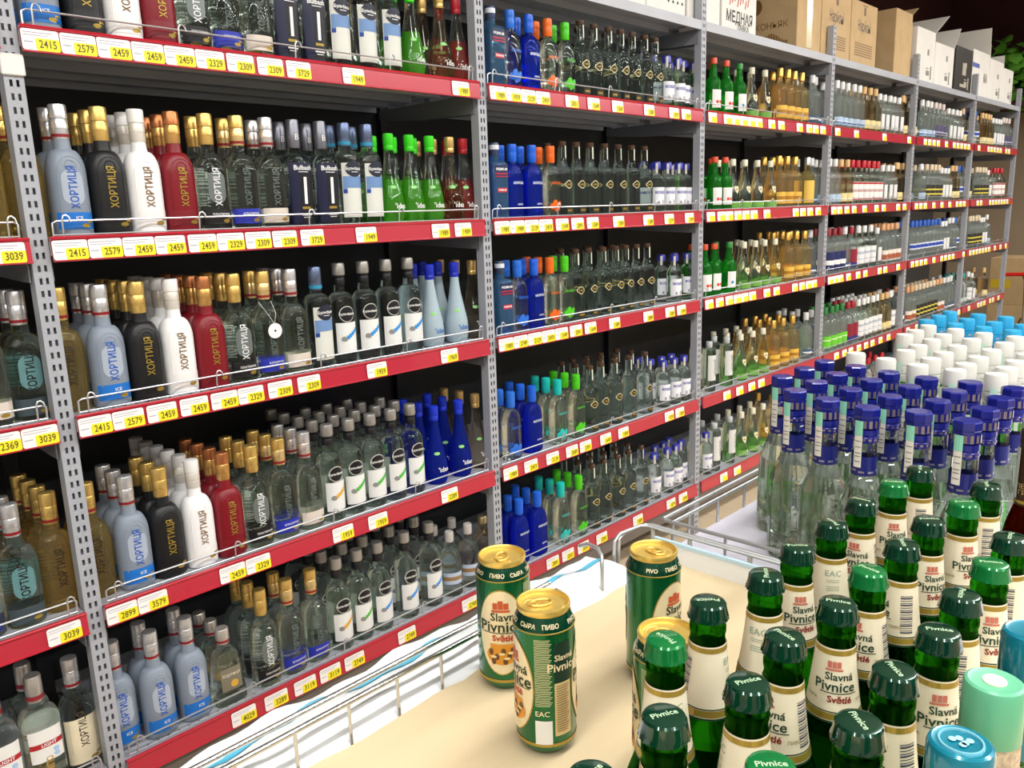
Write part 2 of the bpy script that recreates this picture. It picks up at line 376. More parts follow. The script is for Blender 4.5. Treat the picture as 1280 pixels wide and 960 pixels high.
# --- round-shouldered vodka bottle with an arched front panel
KB = [(0.0, 0.033, 0.027, 2.4), (0.003, 0.0365, 0.030, 2.5), (0.008, 0.0375, 0.031, 2.5), (0.128, 0.0375, 0.031, 2.5)] + dome(0.128, (0.0375, 0.031, 2.5), 0.176, (0.0175, 0.0172, 2.0), 8) + [(0.182, 0.0162, 0.0162, 2), (0.200, 0.0152, 0.0152, 2)]
def kort(code, look, glassm, capm, capm2, txtm, panel=None, label=None, ltext=None, lcol=None, tall=None, stripe=None):
    pr = [part('bottle_body', rings(KB, 30), glassm,
               ('emblem', join(tube([onface(KB, 0.011 * math.sin(2 * PI * i / 18), 0.143 + 0.011 * math.cos(2 * PI * i / 18), 0.0002) for i in range(18)], 0.0009, 4, True)), glassm if panel is None else glassm),
               ('arch_rim', tube([onface(KB, -0.026, z, 0.0) for z in (0.045, 0.07, 0.10, 0.118)] + [onface(KB, -0.026 * math.cos(PI * i / 10), 0.126 + 0.036 * math.sin(PI * i / 10), 0.0) for i in range(11)] + [onface(KB, 0.026, z, 0.0) for z in (0.118, 0.10, 0.07, 0.045)], 0.0009, 4), glassm))]
    pr.append(part('cap', rings(rnd([(0.236, 0.0158), (0.237, 0.0172), (0.262, 0.0172), (0.2645, 0.0162), (0.265, 0.0145)]), 22), capm))
    pr.append(part('collar', rings(rnd([(0.196, 0.0158), (0.2, 0.0164), (0.214, 0.0166), (0.2145, 0.0160), (0.2165, 0.0160), (0.217, 0.0168), (0.2345, 0.0168), (0.236, 0.0158)]), 22), capm2))
    if stripe is not None: pr.append(part('neck_band', rings(rnd([(0.2005, 0.0171), (0.2065, 0.0172)]), 22, False, False), stripe))
    if panel is not None:
        pr.append(part('arched_panel', blob(KB, 0, 0.100, [(0.021 * math.copysign(min(1, abs(1.25 * math.sin(a))), math.sin(a)), -0.037 * math.cos(a)) for a in [2 * PI * i / 24 for i in range(24)]], 0.0006), panel))
    pr.append(part('lettering', text_on(KB, 'ХОРТИЦЯ', 0.0225, 0.001, 0.101, 0.0014, True, bold=0.012, sx=0.80), txtm, smooth=False))
    if label is not None:
        z0, z1 = (0.016, 0.050) if not tall else tall
        subs = []
        if ltext: subs.append(('lettering', text_on(KB, ltext, 0.0075 if len(ltext) > 4 else 0.010, 0.004, (z0 + z1) / 2 + 0.005, 0.0016, bold=0.01), lcol or M_white))
        subs.append(('gold_swash', join(blob(KB, 0.016, z0 + 0.007, oval(0.009, 0.0045, 14), 0.0014), patch(KB, 0.020, 0.031, z0 + 0.012, z0 + 0.016, 0.0014)), M_goldp))
        pr.append(part('label', patch(KB, -0.034, 0.034, z0, z1, 0.0008, nu=14), label, *subs))
    reg(code, 'vodka_bottle', look, (0.076, 0.063), pr)
GOLDC, SILC = metal('E0BC6C', 0.25), metal('D6D6D8', 0.22)
REDB = flat('8A1620')
kort('kice', 'frosted ice-blue vodka bottle', M_frost, SILC, SILC, flat('2257B5'), P('frost_panel', hexc('A9B3C2'), 0.45), flat('1C72C8'), 'ICE', M_white, stripe=REDB)
kort('kblack', 'matt black vodka bottle', P('black_satin', hexc('17181A'), 0.38), GOLDC, GOLDC, M_goldp, None, P('black_satin2', hexc('101113'), 0.4))
kort('kwhite', 'plain white vodka bottle', P('white_satin', hexc('F2F2F2'), 0.3), P('white_cap', hexc('E9E7E4'), 0.35), P('white_collar', hexc('D8D2C8'), 0.35, 0.2), flat('7A5A2C'), None, P('white_satin2', hexc('EEEDEA'), 0.4))
kort('kred', 'dark red vodka bottle', P('red_satin', hexc('7E0F1E'), 0.34), metal('C07A4C', 0.25), metal('D2A25E', 0.25), M_goldp, None, P('red_satin2', hexc('7A0E1C'), 0.4))
kort('kplat', 'clear vodka bottle, black foot label', M_glass, GOLDC, GOLDC, flat('E8EAEA'), P('smoke_panel', hexc('6E7674'), 0.35, 0.2), flat('111214'), 'ПЛАТИНУМ')
kort('kclas', 'clear vodka bottle with blue foot label', M_glass, GOLDC, metal('E6C98C', 0.25), flat('5D6B66'), None, flat('2231A8'), 'КЛАСИЧНА', stripe=REDB)
kort('ksilv', 'clear vodka bottle with silver cap', M_glass, SILC, metal('D9CFCB', 0.25), flat('69706C'), None, flat('D9CFC2'), None, stripe=REDB)
kort('kgold', 'golden vodka bottle', M_gold_g, GOLDC, GOLDC, flat('2E2413'), None, None, None, stripe=REDB)
kort('kteal', 'clear vodka bottle with teal front panel', M_glass, SILC, SILC, M_black, flat('5E8A8C'), flat('3F4C52'), None, tall=(0.01, 0.045), stripe=REDB)
kort('kcream', 'clear vodka bottle with tall cream label', M_glass, SILC, SILC, flat('463F34'), None, flat('EFE3C2'), None, tall=(0.018, 0.128), stripe=REDB)

# --- navy tapered bottle with a big white numeral
NB = [(0, 0.030, 0.022, 3), (0.004, 0.033, 0.025, 3), (0.15, 0.0385, 0.030, 3)] + dome(0.15, (0.0385, 0.030, 3), 0.182, (0.0165, 0.0165, 2), 6) + [(0.20, 0.0155, 0.0155, 2)]
M_navy = P('navy_print', hexc('14193A'), 0.35)
reg('navy', 'navy_bottle', 'navy bottle with white numeral one', (0.077, 0.0635), [
    part('bottle_body', rings(NB, 26), M_glassgrey),
    part('label', patch(NB, -0.0335, 0.0335, 0.010, 0.160, 0.0008, nu=14, nz=8), M_navy,
         ('lettering', join(text_on(NB, 'Bulbash', 0.0165, 0.002, 0.147, 0.0016, bold=0.015), text_on(NB, '1', 0.095, 0.006, 0.088, 0.0016, bold=0.006, sx=0.8), patch(NB, -0.008, 0.020, 0.030, 0.0335, 0.0016, nu=4, nz=1), patch(NB, -0.004, 0.016, 0.0245, 0.0265, 0.0016, nu=4, nz=1), patch(NB, -0.011, 0.016, 0.1365, 0.138, 0.0016, nu=4, nz=1)), M_white),
         ('dark_half', patch(NB, -0.008, 0.0312, 0.0125, 0.136, 0.0012, nu=8), P('ink_print', hexc('0C0D16'), 0.4)),
         ('gold_print', patch(NB, -0.006, 0.018, 0.046, 0.052, 0.0016), M_goldp)),
    part('cap', rings(rnd([(0.196, 0.0158), (0.2, 0.0165), (0.262, 0.0160), (0.265, 0.0145)]), 22), metal('7E7F88', 0.3), ('lettering', text_on(rnd([(0.19, 0.0163), (0.27, 0.0163)]), 'B', 0.02, 0, 0.222, 0.0008, wrap=0.0), M_white))])

# --- clear bottle with round badge
BB = [(0, 0.032, 0.032, 2), (0.004, 0.035, 0.035, 2), (0.16, 0.035, 0.035, 2)] + dome(0.16, (0.035, 0.035, 2), 0.192, (0.0165, 0.0165, 2), 7) + [(0.21, 0.0145, 0.0145, 2), (0.226, 0.0142, 0.0142, 2)]
def badge(rs, zc, r, ringm, inner, a):
    return part('badge', blob(rs, 0, zc, oval(r, r, 26), 0.0012, wrap=a), ringm,
                ('badge_face', blob(rs, 0, zc, oval(r * 0.91, r * 0.91, 26), 0.0017, wrap=a), inner),
                ('lettering', join(text_on(rs, 'Бульбашъ', r * 0.42, 0, zc, 0.0023, wrap=a, bold=0.02)), M_white))
M_inkb = P('badge_black', hexc('16171C'), 0.4)
def bulb(code, look, stripecol, capcol, inner=M_inkb, lab=flat('E7E9E6'), a=-0.12):
    pr = [part('bottle_body', rings(BB, 28), M_glass),
          part('label', patch(BB, -0.033, 0.033, 0.03, 0.112, 0.0006, wrap=a, nu=14), lab,
               ('colour_stroke', join(*[patch(BB, -0.012 + 0.007 * k, -0.004 + 0.007 * k, 0.062 + 0.0045 * k, 0.073 + 0.0045 * k, 0.0012, wrap=a, nu=2, nz=1) for k in range(6)]), stripecol),
               ('sketch_print', blob(BB, -0.012, 0.068, oval(0.008, 0.007, 12), 0.0015, wrap=a), flat('8C8C8A'))),
          badge(BB, 0.135, 0.0215, flat('D8D6CE'), inner, a),
          part('collar', rings(rnd([(0.212, 0.0146), (0.214, 0.0155), (0.228, 0.0155), (0.23, 0.0146), (0.232, 0.0157), (0.238, 0.0157)]), 22), M_inkb),
          part('cap', rings(rnd([(0.238, 0.0165), (0.241, 0.0175), (0.266, 0.0172), (0.2695, 0.016), (0.27, 0.014)]), 22, mod=lambda z, i: 0.012 * (i % 2) if z < 0.266 else 0), capcol)]
    reg(code, 'badge_bottle', look, (0.071, 0.071), pr)
GREYC = metal('B4B2AE', 0.35)
bulb('bulbtall', 'clear badge bottle with sky-blue stroke', flat('2F8FD8'), GREYC)
bulb('bulbyel', 'clear badge bottle with yellow stroke', flat('E3A72C'), GREYC)
bulb('bulbgrn', 'clear badge bottle with green stroke', flat('4FB83A'), GREYC)
bulb('bulbblu', 'clear badge bottle with blue stroke', flat('3D8FE0'), GREYC)
CB = [(0, 0.031, 0.029, 2.3), (0.004, 0.034, 0.032, 2.3), (0.165, 0.035, 0.033, 2.3)] + dome(0.165, (0.035, 0.033, 2.3), 0.195, (0.0165, 0.0165, 2), 7) + [(0.21, 0.0150, 0.0150, 2)]
reg('bulbclear', 'badge_bottle', 'clear bottle with badge and blue ribbon', (0.071, 0.068), [
    part('bottle_body', rings(CB, 28), M_glass),
    part('label', patch(CB, -0.029, 0.029, 0.022, 0.162, 0.0006, nu=12, nz=8), flat('D9DBD2')),
    part('ribbon_label', join(patch(CB, -0.028, 0.030, 0.098, 0.128, 0.0012, nu=10), patch(CB, -0.028, -0.019, 0.086, 0.098, 0.0012, nu=3)), flat('6D8FBE'), ('ribbon_tip', patch(CB, -0.028, -0.02, 0.084, 0.094, 0.0016, nu=3), flat('1E3F96'))),
    part('badge', blob(CB, 0.003, 0.147, oval(0.026, 0.021, 26), 0.0018), flat('1A2133'), ('lettering', join(text_on(CB, 'Бульбашъ', 0.0105, 0.003, 0.147, 0.0026, bold=0.02), patch(CB, -0.007, 0.013, 0.138, 0.1395, 0.0026, nu=4, nz=1)), M_white)),
    part('cap', rings(rnd([(0.205, 0.0152), (0.208, 0.0165), (0.225, 0.0168), (0.226, 0.0160), (0.228, 0.0168), (0.262, 0.0165), (0.265, 0.015)]), 22), metal('6C7A9A', 0.3), ('blue_band', rings(rnd([(0.209, 0.0172), (0.218, 0.0173)]), 22, False, False), flat('2C8FB4')))])

# --- slender drop-shaped bottle
IB = [(0, 0.026, 0.026, 2), (0.003, 0.031, 0.031, 2), (0.02, 0.0355, 0.0355, 2), (0.045, 0.037, 0.037, 2), (0.075, 0.034, 0.034, 2), (0.11, 0.0265, 0.0265, 2), (0.15, 0.0185, 0.0185, 2), (0.185, 0.0138, 0.0138, 2), (0.206, 0.0125, 0.0125, 2)]
def idea(code, look, gm_, capm, fill=None, txt=M_white):
    pr = [part('bottle_body', rings(IB, 26), M_glass if fill else gm_)] + ([part('drink', rings([(max(0.004, z), x * 0.93, y * 0.93, n) for z, x, y, n in IB if z <= 0.115] + [(0.122,) + tuple(c * 0.92 for c in at_z(IB, 0.122)[:2]) + (2,)], 26), gm_)] if fill else []) + [
          part('cap', rings(rnd([(0.200, 0.0128), (0.203, 0.0142), (0.212, 0.0140), (0.213, 0.0134), (0.216, 0.0146), (0.238, 0.0150), (0.243, 0.0145), (0.245, 0.012)]), 20), capm),
          part('lettering', text_on(IB, "'idea", 0.021, 0.002, 0.048, 0.0012, wrap=0.0, bold=0.012), txt, smooth=False),
          part('leaf_mark', blob(IB, 0, 0.100, oval(0.009, 0.005, 14), 0.0012, wrap=-0.5), flat('8FD27A'))]
    reg(code, 'drop_bottle', look, (0.074, 0.074), pr)
idea('ideagreen', 'bright green drop-shaped bottle', M_lime_g, flat('3BD321', 0.3), True)
idea('ideaclear', 'pale drop-shaped bottle with gold cap', M_tan_g, metal('E2BE78', 0.3))
idea('ideared', 'red drop-shaped bottle', M_rose_g, flat('B52430', 0.3), True)
idea('ideablue', 'deep blue drop-shaped bottle', M_blue_g, flat('1A35C4', 0.3))
idea('ideafrost', 'frosted drop-shaped bottle with blue cap', M_frost2, flat('1E30B4', 0.3), txt=flat('2C6FC0'))

# --- square blue bottle
QB = [(0, 0.030, 0.030, 6), (0.004, 0.033, 0.033, 6), (0.165, 0.034, 0.034, 6)] + dome(0.165, (0.034, 0.034, 6), 0.18, (0.016, 0.016, 2), 5) + [(0.2, 0.0145, 0.0145, 2)]
reg('prem', 'square_bottle', 'square sky-blue bottle', (0.069, 0.069), [
    part('bottle_body', rings(QB, 28), M_sky_g),
    part('label', patch(QB, -0.026, 0.026, 0.128, 0.166, 0.0008), flat('17254F'), ('red_stripe', join(patch(QB, -0.026, 0.026, 0.138, 0.142, 0.0014), patch(QB, -0.026, 0.026, 0.130, 0.133, 0.0014)), flat('B7263A')), ('lettering', text_on(QB, 'PREMIUM', 0.011, 0, 0.153, 0.0016, bold=0.015), M_white)),
    part('small_label', patch(QB, -0.018, 0.02, 0.083, 0.097, 0.0008), flat('B7263A'), ('lettering', text_on(QB, 'PREMIUM', 0.008, 0.001, 0.09, 0.0016, bold=0.015), M_white)),
    part('cap', rings(rnd([(0.195, 0.0148), (0.198, 0.0162), (0.232, 0.0160), (0.235, 0.0145)]), 20), flat('33425F', 0.3), ('white_band', rings(rnd([(0.214, 0.0165), (0.228, 0.0164)]), 20, False, False), flat('D9DEE6')))])

# --- flat flask with arched shoulders and coloured cap
FB = [(0, 0.033, 0.021, 2.6), (0.004, 0.037, 0.024, 2.6), (0.01, 0.0385, 0.025, 2.6), (0.118, 0.0385, 0.025, 2.6)] + dome(0.118, (0.0385, 0.025, 2.6), 0.170, (0.0145, 0.0145, 2), 8) + [(0.178, 0.0128, 0.0128, 2), (0.19, 0.0125, 0.0125, 2)]
def mor(code, look, gm_, colh, berry=True, txt=None):
    cm = flat(colh, 0.28); t = txt or cm
    pr = [part('bottle_body', rings(FB, 28), gm_),
          part('cap', rings(rnd([(0.178, 0.0132), (0.182, 0.0152), (0.205, 0.0155), (0.208, 0.0148), (0.212, 0.0158), (0.228, 0.0156), (0.232, 0.0148), (0.2335, 0.012)]), 20), cm),
          part('lettering', text_on(FB, 'МОРОША', 0.0105, 0.004, 0.112, 0.0012, bold=0.02), t, smooth=False)]
    if berry: pr.append(part('berry_print', join(*[blob(FB, x, z, oval(r, r, 12), 0.0009 + 0.0002 * k) for k, (x, z, r) in enumerate([(-0.018, 0.036, 0.011), (-0.006, 0.046, 0.012), (0.006, 0.033, 0.012), (0.016, 0.043, 0.010), (-0.004, 0.026, 0.009)])]), cm))
    else: pr.append(part('small_lettering', text_on(FB, 'МОРОЗ', 0.007, 0.008, 0.045, 0.0012, bold=0.02), t, smooth=False))
    reg(code, 'flask_bottle', look, (0.078, 0.052), pr)
mor('morclear', 'clear flat flask with blue print', M_glass, '2A6FD6')
mor('morblue', 'cobalt blue flat flask', M_blue_g, '1F62D8', False, flat('DDE6F5'))
mor('mororange', 'clear flask with orange berries', M_glass, 'EE6A1C')
mor('morgreen', 'clear flask with green berries', M_glass, '4CC61E')
mor('morteal', 'clear flask with turquoise berries', M_glass, '18BEB4')

# --- tall clear bottle with a gold-edged diamond emblem
EB = [(0, 0.030, 0.030, 2), (0.003, 0.0335, 0.0335, 2), (0.135, 0.0335, 0.0335, 2)] + dome(0.135, (0.0335, 0.0335, 2), 0.168, (0.019, 0.019, 2), 6) + ease(0.168, (0.019, 0.019, 2), 0.195, (0.0128, 0.0128, 2), 4) + [(0.24, 0.0122, 0.0122, 2)]
DIA = [(0.017 * s * k, 0.014 * c * k) for s, c, k in [(math.sin(2 * PI * i / 24), -math.cos(2 * PI * i / 24), 0.78 + 0.22 * abs(math.cos(2 * (2 * PI * i / 24)))) for i in range(24)]]
reg('emb', 'emblem_bottle', 'clear bottle with gold-edged diamond emblem', (0.068, 0.068), [
    part('bottle_body', rings(EB, 26), M_glassgrey),
    part('emblem', blob(EB, 0, 0.108, DIA, 0.0008, wrap=-0.25), flat('E4D7A0'), ('emblem_face', join(blob(EB, 0, 0.108, [(a * 0.8, b * 0.8) for a, b in DIA], 0.0013, wrap=-0.25)), flat('17180F')), ('emblem_mark', join(blob(EB, 0, 0.108, oval(0.003, 0.004, 10), 0.0018, wrap=-0.25), blob(EB, -0.007, 0.108, oval(0.003, 0.002, 8), 0.0018, wrap=-0.25), blob(EB, 0.007, 0.108, oval(0.003, 0.002, 8), 0.0018, wrap=-0.25)), M_goldp)),
    part('foot_label', patch(EB, -0.016, 0.014, 0.012, 0.032, 0.0008, wrap=-0.1), flat('3A3522'), ('foot_print', patch(EB, -0.012, 0.010, 0.018, 0.024, 0.0013, wrap=-0.1), M_goldp)),
    part('stopper', rings(rnd([(0.236, 0.0125), (0.238, 0.0138), (0.250, 0.0138), (0.252, 0.012)]), 18), P('amber_stopper', hexc('4E382A'), 0.3)),
    part('seal_strip', patch(EB, -0.006, 0.006, 0.196, 0.24, 0.0008, wrap=0.35, nu=4), flat('D5DDCB'))])

# --- short clear bottle with blue cap
VB = [(0, 0.027, 0.027, 2), (0.003, 0.0305, 0.0305, 2), (0.118, 0.0305, 0.0305, 2)] + dome(0.118, (0.0305, 0.0305, 2), 0.15, (0.0125, 0.0125, 2), 6) + [(0.172, 0.012, 0.012, 2)]
reg('voz', 'small_bottle', 'short clear bottle with blue cap', (0.062, 0.062), [
    part('bottle_body', rings(VB, 24), M_glass),
    part('label', patch(VB, -0.033, 0.033, 0.03, 0.098, 0.0007, wrap=-0.35, nu=12), flat('ECEDF2'), ('lettering', text_on(VB, 'ВОЗДУХ', 0.013, 0.004, 0.078, 0.0014, wrap=-0.35, bold=0.03), flat('3B3FA6')), ('grey_print', join(patch(VB, 0.008, 0.016, 0.034, 0.05, 0.0013, wrap=-0.35, nu=2), patch(VB, -0.012, -0.004, 0.034, 0.045, 0.0013, wrap=-0.35, nu=2)), flat('9EA0A8'))),
    part('cap', rings([(0.168, 0.0125, 0.0125, 4), (0.170, 0.0148, 0.0148, 4), (0.192, 0.0146, 0.0146, 4), (0.195, 0.013, 0.013, 4)], 16), flat('3A3FA8', 0.3)),
    part('seal_strip', patch([(0.15, 0.0152, 0.0152, 3), (0.2, 0.0152, 0.0152, 3)], -0.006, 0.006, 0.152, 0.19, 0.0004, wrap=-0.9, nu=3), flat('D8D4CC'))])

# --- green bottle with white label
SB = [(0, 0.028, 0.028, 2), (0.003, 0.032, 0.032, 2), (0.115, 0.032, 0.032, 2)] + dome(0.115, (0.032, 0.032, 2), 0.15, (0.017, 0.017, 2), 6) + ease(0.15, (0.017, 0.017, 2), 0.19, (0.012, 0.012, 2), 4) + [(0.205, 0.012, 0.012, 2)]
def soju(code, look, caph, dots):
    reg(code, 'green_bottle', look, (0.066, 0.066), [
        part('bottle_body', rings(SB, 24), M_green_g),
        part('label', blob(SB, 0, 0.06, [(0.03 * max(-1, min(1, 1.5 * math.sin(a))), -0.036 * max(-1, min(1, 1.5 * math.cos(a)))) for a in [2 * PI * i / 24 for i in range(24)]], 0.0008, wrap=-0.2), flat('F0EFEA'), ('fruit_print', join(*[blob(SB, x, 0.048, oval(0.007, 0.007, 12), 0.0014, wrap=-0.2) for x in (-0.008, 0.008)][:1 if dots == '3A8FD0' else 2]), flat(dots))),
        part('cap', rings(rnd([(0.2, 0.0125), (0.202, 0.0145), (0.222, 0.0143), (0.225, 0.013)]), 18), flat(caph, 0.35))])
soju('soju', 'green bottle with red cap', 'D9502E', 'D8442E')
soju('sojug', 'green bottle with green cap', '2E8A36', '3A8FD0')

# --- clear bell-shaped bottle with heart-shaped cream label
HB = [(0, 0.029, 0.029, 2), (0.003, 0.033, 0.033, 2), (0.03, 0.034, 0.034, 2), (0.07, 0.032, 0.032, 2), (0.11, 0.025, 0.025, 2), (0.14, 0.017, 0.017, 2), (0.165, 0.0122, 0.0122, 2), (0.20, 0.0115, 0.0115, 2)]
HEART = [(0.013 * 0.0625 * 16 * math.sin(t) ** 3, 0.0013 * (13 * math.cos(t) - 5 * math.cos(2 * t) - 2 * math.cos(3 * t) - math.cos(4 * t))) for t in [2 * PI * i / 26 for i in range(26)]][::-1]
reg('heart', 'bell_bottle', 'clear bell-shaped bottle with heart label', (0.071, 0.071), [
    part('bottle_body', rings(HB, 24), M_glass),
    part('label', blob(HB, 0, 0.088, HEART, 0.001, wrap=-0.3), flat('E9DDB8'), ('label_print', blob(HB, 0, 0.088, [(a * .55, b * .3) for a, b in HEART], 0.0016, wrap=-0.3), flat('A88A56'))),
    part('foot_label', band(HB, 0.008, 0.034, 0.0008, 24), flat('7DBB52'), ('white_figure', blob(HB, 0.006, 0.026, oval(0.004, 0.012, 10), 0.0016, wrap=0), flat('E9EEDC'))),
    part('cap', rings(rnd([(0.19, 0.0118), (0.192, 0.0135), (0.218, 0.0132), (0.22, 0.012)]), 18), flat('E3DFC6')),
    part('seal_strip', patch([(0.15, 0.0134, 0.0134, 2), (0.22, 0.0134, 0.0134, 2)], -0.005, 0.005, 0.165, 0.217, 0.0006, wrap=0.5, nu=3), flat('D9C9B4'))])

# --- simple upright bottles of the far bays, each kind with its own colours
GB = [(0, 0.028, 0.028, 2), (0.003, 0.0315, 0.0315, 2), (0.14, 0.0315, 0.0315, 2)] + dome(0.14, (0.0315, 0.0315, 2), 0.178, (0.014, 0.014, 2), 6) + [(0.20, 0.0125, 0.0125, 2), (0.21, 0.0125, 0.0125, 2)]
def plainb(code, name, look, gm_, capm, label=None, zl=(0.03, 0.09), bands=(), H=1.0, capz=(0.205, 0.245), a=-0.45, half=0.034):
    rs = [(z * H, x * (1.18 if z < 0.15 else 1 + 0.18 * max(0, (0.178 - z) / 0.028)), y * (1.18 if z < 0.15 else 1 + 0.18 * max(0, (0.178 - z) / 0.028)), n) for z, x, y, n in GB]; c0, c1 = capz[0] * H, capz[1] * H
    pr = [part('bottle_body', rings(rs, 20), gm_),
          part('cap', rings(rnd([(c0, 0.0126), (c0 + 0.002, 0.0146), (c1 - 0.003, 0.0144), (c1, 0.0125)]), 16), capm)]
    if label is not None:
        subs = [('print_band', patch(rs, -half, half, z0 * H, z1 * H, 0.0014, wrap=a, nu=8, nz=1), m_) for (z0, z1, m_) in bands]
        pr.append(part('label', patch(rs, -half, half, zl[0] * H, zl[1] * H, 0.0008, wrap=a, nu=10), label, *subs))
    reg(code, name, look, (0.0755, 0.0755), pr)
WHC = flat('E6E6E2', 0.35)
plainb('honey', 'honey_bottle', 'golden honey-coloured bottle', M_honey_g, metal('E3B45A', 0.3), flat('E9B94A'), (0.02, 0.075), [(0.04, 0.055, flat('B07A22'))])
plainb('honeydark', 'honey_bottle', 'amber bottle with tall yellow label', M_gold_g, metal('CFCFCB', 0.3), flat('EBC258'), (0.02, 0.13))
plainb('silver', 'silver_capped_bottle', 'clear bottle with silver-white cap', M_lightened_g, flat('D9D9D8', 0.3), flat('3E5878'), (0.02, 0.05), [(0.03, 0.038, M_white)])
plainb('snow', 'white_capped_bottle', 'clear bottle with blue-white label', M_lightened_g, WHC, flat('AFC6DC'), (0.02, 0.06), [(0.03, 0.036, flat('3C6DB0'))])
plainb('cork', 'corked_bottle', 'pale clear bottle with cork-coloured cap', M_tan_g, flat('D9B277', 0.5), flat('E8D79A'), (0.02, 0.065))
plainb('plain', 'slim_bottle', 'clear bottle with narrow white label', M_lightened_g, WHC, flat('E2E2E2'), (0.03, 0.12), half=0.013, H=0.92)
plainb('violet', 'violet_label_bottle', 'clear bottle with violet-grey label', M_lightened_g, flat('D8C9C2'), flat('4C4766'), (0.03, 0.10), [(0.05, 0.058, flat('B9B4CC'))])
plainb('bluecap', 'blue_capped_bottle', 'clear bottle with blue cap', M_lightened_g, flat('2A5BB8'), flat('D5DBE6'), (0.06, 0.10), [(0.07, 0.09, flat('2446A8'))])
plainb('tealcap', 'teal_capped_bottle', 'clear bottle with teal cap', M_lightened_g, flat('2A9A94'), flat('B9C9C4'), (0.03, 0.06))
plainb('duo', 'two_label_bottle', 'clear bottle with black-yellow label', M_lightened_g, flat('D9C7A8'), flat('2A2A26'), (0.03, 0.11), [(0.045, 0.055, flat('D8C84A')), (0.075, 0.085, flat('D8C84A'))])
plainb('redcap', 'red_capped_bottle', 'clear bottle with bright red cap', M_glass, flat('C21F2C', 0.35), flat('F0EDE8'), (0.025, 0.125), [(0.027, 0.037, flat('B7202C')), (0.113, 0.123, flat('B7202C')), (0.07, 0.085, flat('C9A9A4'))])
plainb('navylab', 'navy_label_bottle', 'clear bottle with navy label', M_lightened_g, flat('8E2430'), flat('20285E'), (0.02, 0.12), [(0.05, 0.075, M_white)])
plainb('redblue', 'red_label_bottle', 'clear bottle with red-blue label', M_lightened_g, flat('A52430'), flat('8E2034'), (0.02, 0.12), [(0.02, 0.045, flat('25347E'))])
plainb('whitelab', 'white_label_bottle', 'clear bottle with large white label', M_glass, WHC, flat('E9E9E9'), (0.03, 0.125), [(0.055, 0.058, flat('9CA4B0')), (0.085, 0.1, flat('B8BEC8'))])
plainb('redwhite', 'red_white_label_bottle', 'clear bottle with orange-white label', M_lightened_g, flat('D9A070'), flat('E9DDD0'), (0.02, 0.085), [(0.03, 0.06, flat('A85A3C'))])
plainb('greenlab', 'lime_label_bottle', 'clear bottle with lime-green label', M_lightened_g, flat('2C7A3A'), flat('6CCB34'), (0.02, 0.085), [(0.06, 0.066, flat('D8F0C0'))])
plainb('smallblu', 'small_label_bottle', 'small bottle with pale blue label', M_glass, flat('B9B4AE', 0.35), flat('B9C9DE'), (0.05, 0.095), [(0.065, 0.08, flat('9A7A52'))], H=0.86)
# tall straight tube bottle with vertical lettering
TB = [(0, 0.029, 0.029, 2), (0.003, 0.031, 0.031, 2), (0.185, 0.031, 0.031, 2)] + dome(0.185, (0.031, 0.031, 2), 0.195, (0.015, 0.015, 2), 4) + [(0.2, 0.0125, 0.0125, 2)]
reg('box', 'tube_bottle', 'straight tube bottle with white label', (0.064, 0.064), [
    part('bottle_body', rings(TB, 22), M_glass), part('label', patch(TB, -0.026, 0.016, 0.05, 0.165, 0.0008, wrap=-0.3, nu=8), flat('DADCD8'), ('lettering', text_on(TB, 'ЦЕЛЬСИЙ', 0.017, 0.010, 0.108, 0.0015, True, -0.3, 0.01, 0.9), flat('4A4C50'))),
    part('cap', rings(rnd([(0.196, 0.013), (0.198, 0.0145), (0.222, 0.0145), (0.224, 0.013)]), 16), flat('BFC4C2', 0.3))])
# wide bottle with dark band label
XB = [(0, 0.034, 0.030, 3), (0.004, 0.039, 0.034, 3), (0.16, 0.039, 0.034, 3)] + dome(0.16, (0.039, 0.034, 3), 0.19, (0.017, 0.017, 2), 7) + [(0.21, 0.0155, 0.0155, 2)]
def wide(code, look, bandcol, word, wcol):
    reg(code, 'wide_bottle', look, (0.079, 0.069), [
        part('bottle_body', rings(XB, 28), M_glass),
        part('label', patch(XB, -0.032, 0.032, 0.075, 0.15, 0.0007, nu=12), flat('ECEBE6'), ('cube_print', join(*[blob(XB, 0.017, z, [(0.006, 0), (0.003, 0.005), (-0.004, 0.005), (-0.007, 0), (-0.003, -0.005), (0.004, -0.005)][::-1], 0.0014) for z in (0.086, 0.097)]), flat('A8C8EA')), ('colour_band', patch(XB, -0.032, 0.032, 0.108, 0.12, 0.0012, nu=12, nz=1), flat(bandcol)), ('lettering', text_on(XB, word, 0.011, 0.004, 0.114, 0.0018, bold=0.02), M_white)),
        part('side_lettering', text_on(XB, 'NOHIПO', 0.02, 0.002, 0.055, 0.0012, True, bold=0.02, sx=0.75), flat(wcol), smooth=False),
        part('foot_label', patch(XB, -0.030, 0.030, 0.012, 0.03, 0.0007), flat('1F2C74' if bandcol == '1F2C74' else 'D9D3C0')),
        part('cap', rings(rnd([(0.205, 0.0158), (0.208, 0.0172), (0.262, 0.017), (0.265, 0.0155)]), 22), metal('C9C5C0', 0.3), ('red_band', rings(rnd([(0.212, 0.0178), (0.222, 0.0178)]), 22, False, False), flat('8E2430')))])
wide('likat', 'wide clear bottle with navy banded label', '1F2C74', 'DELIKAT', 'B98A2C')
wide('light', 'wide clear bottle with red banded label', 'B3262E', 'LIGHT', 'C9A04A')
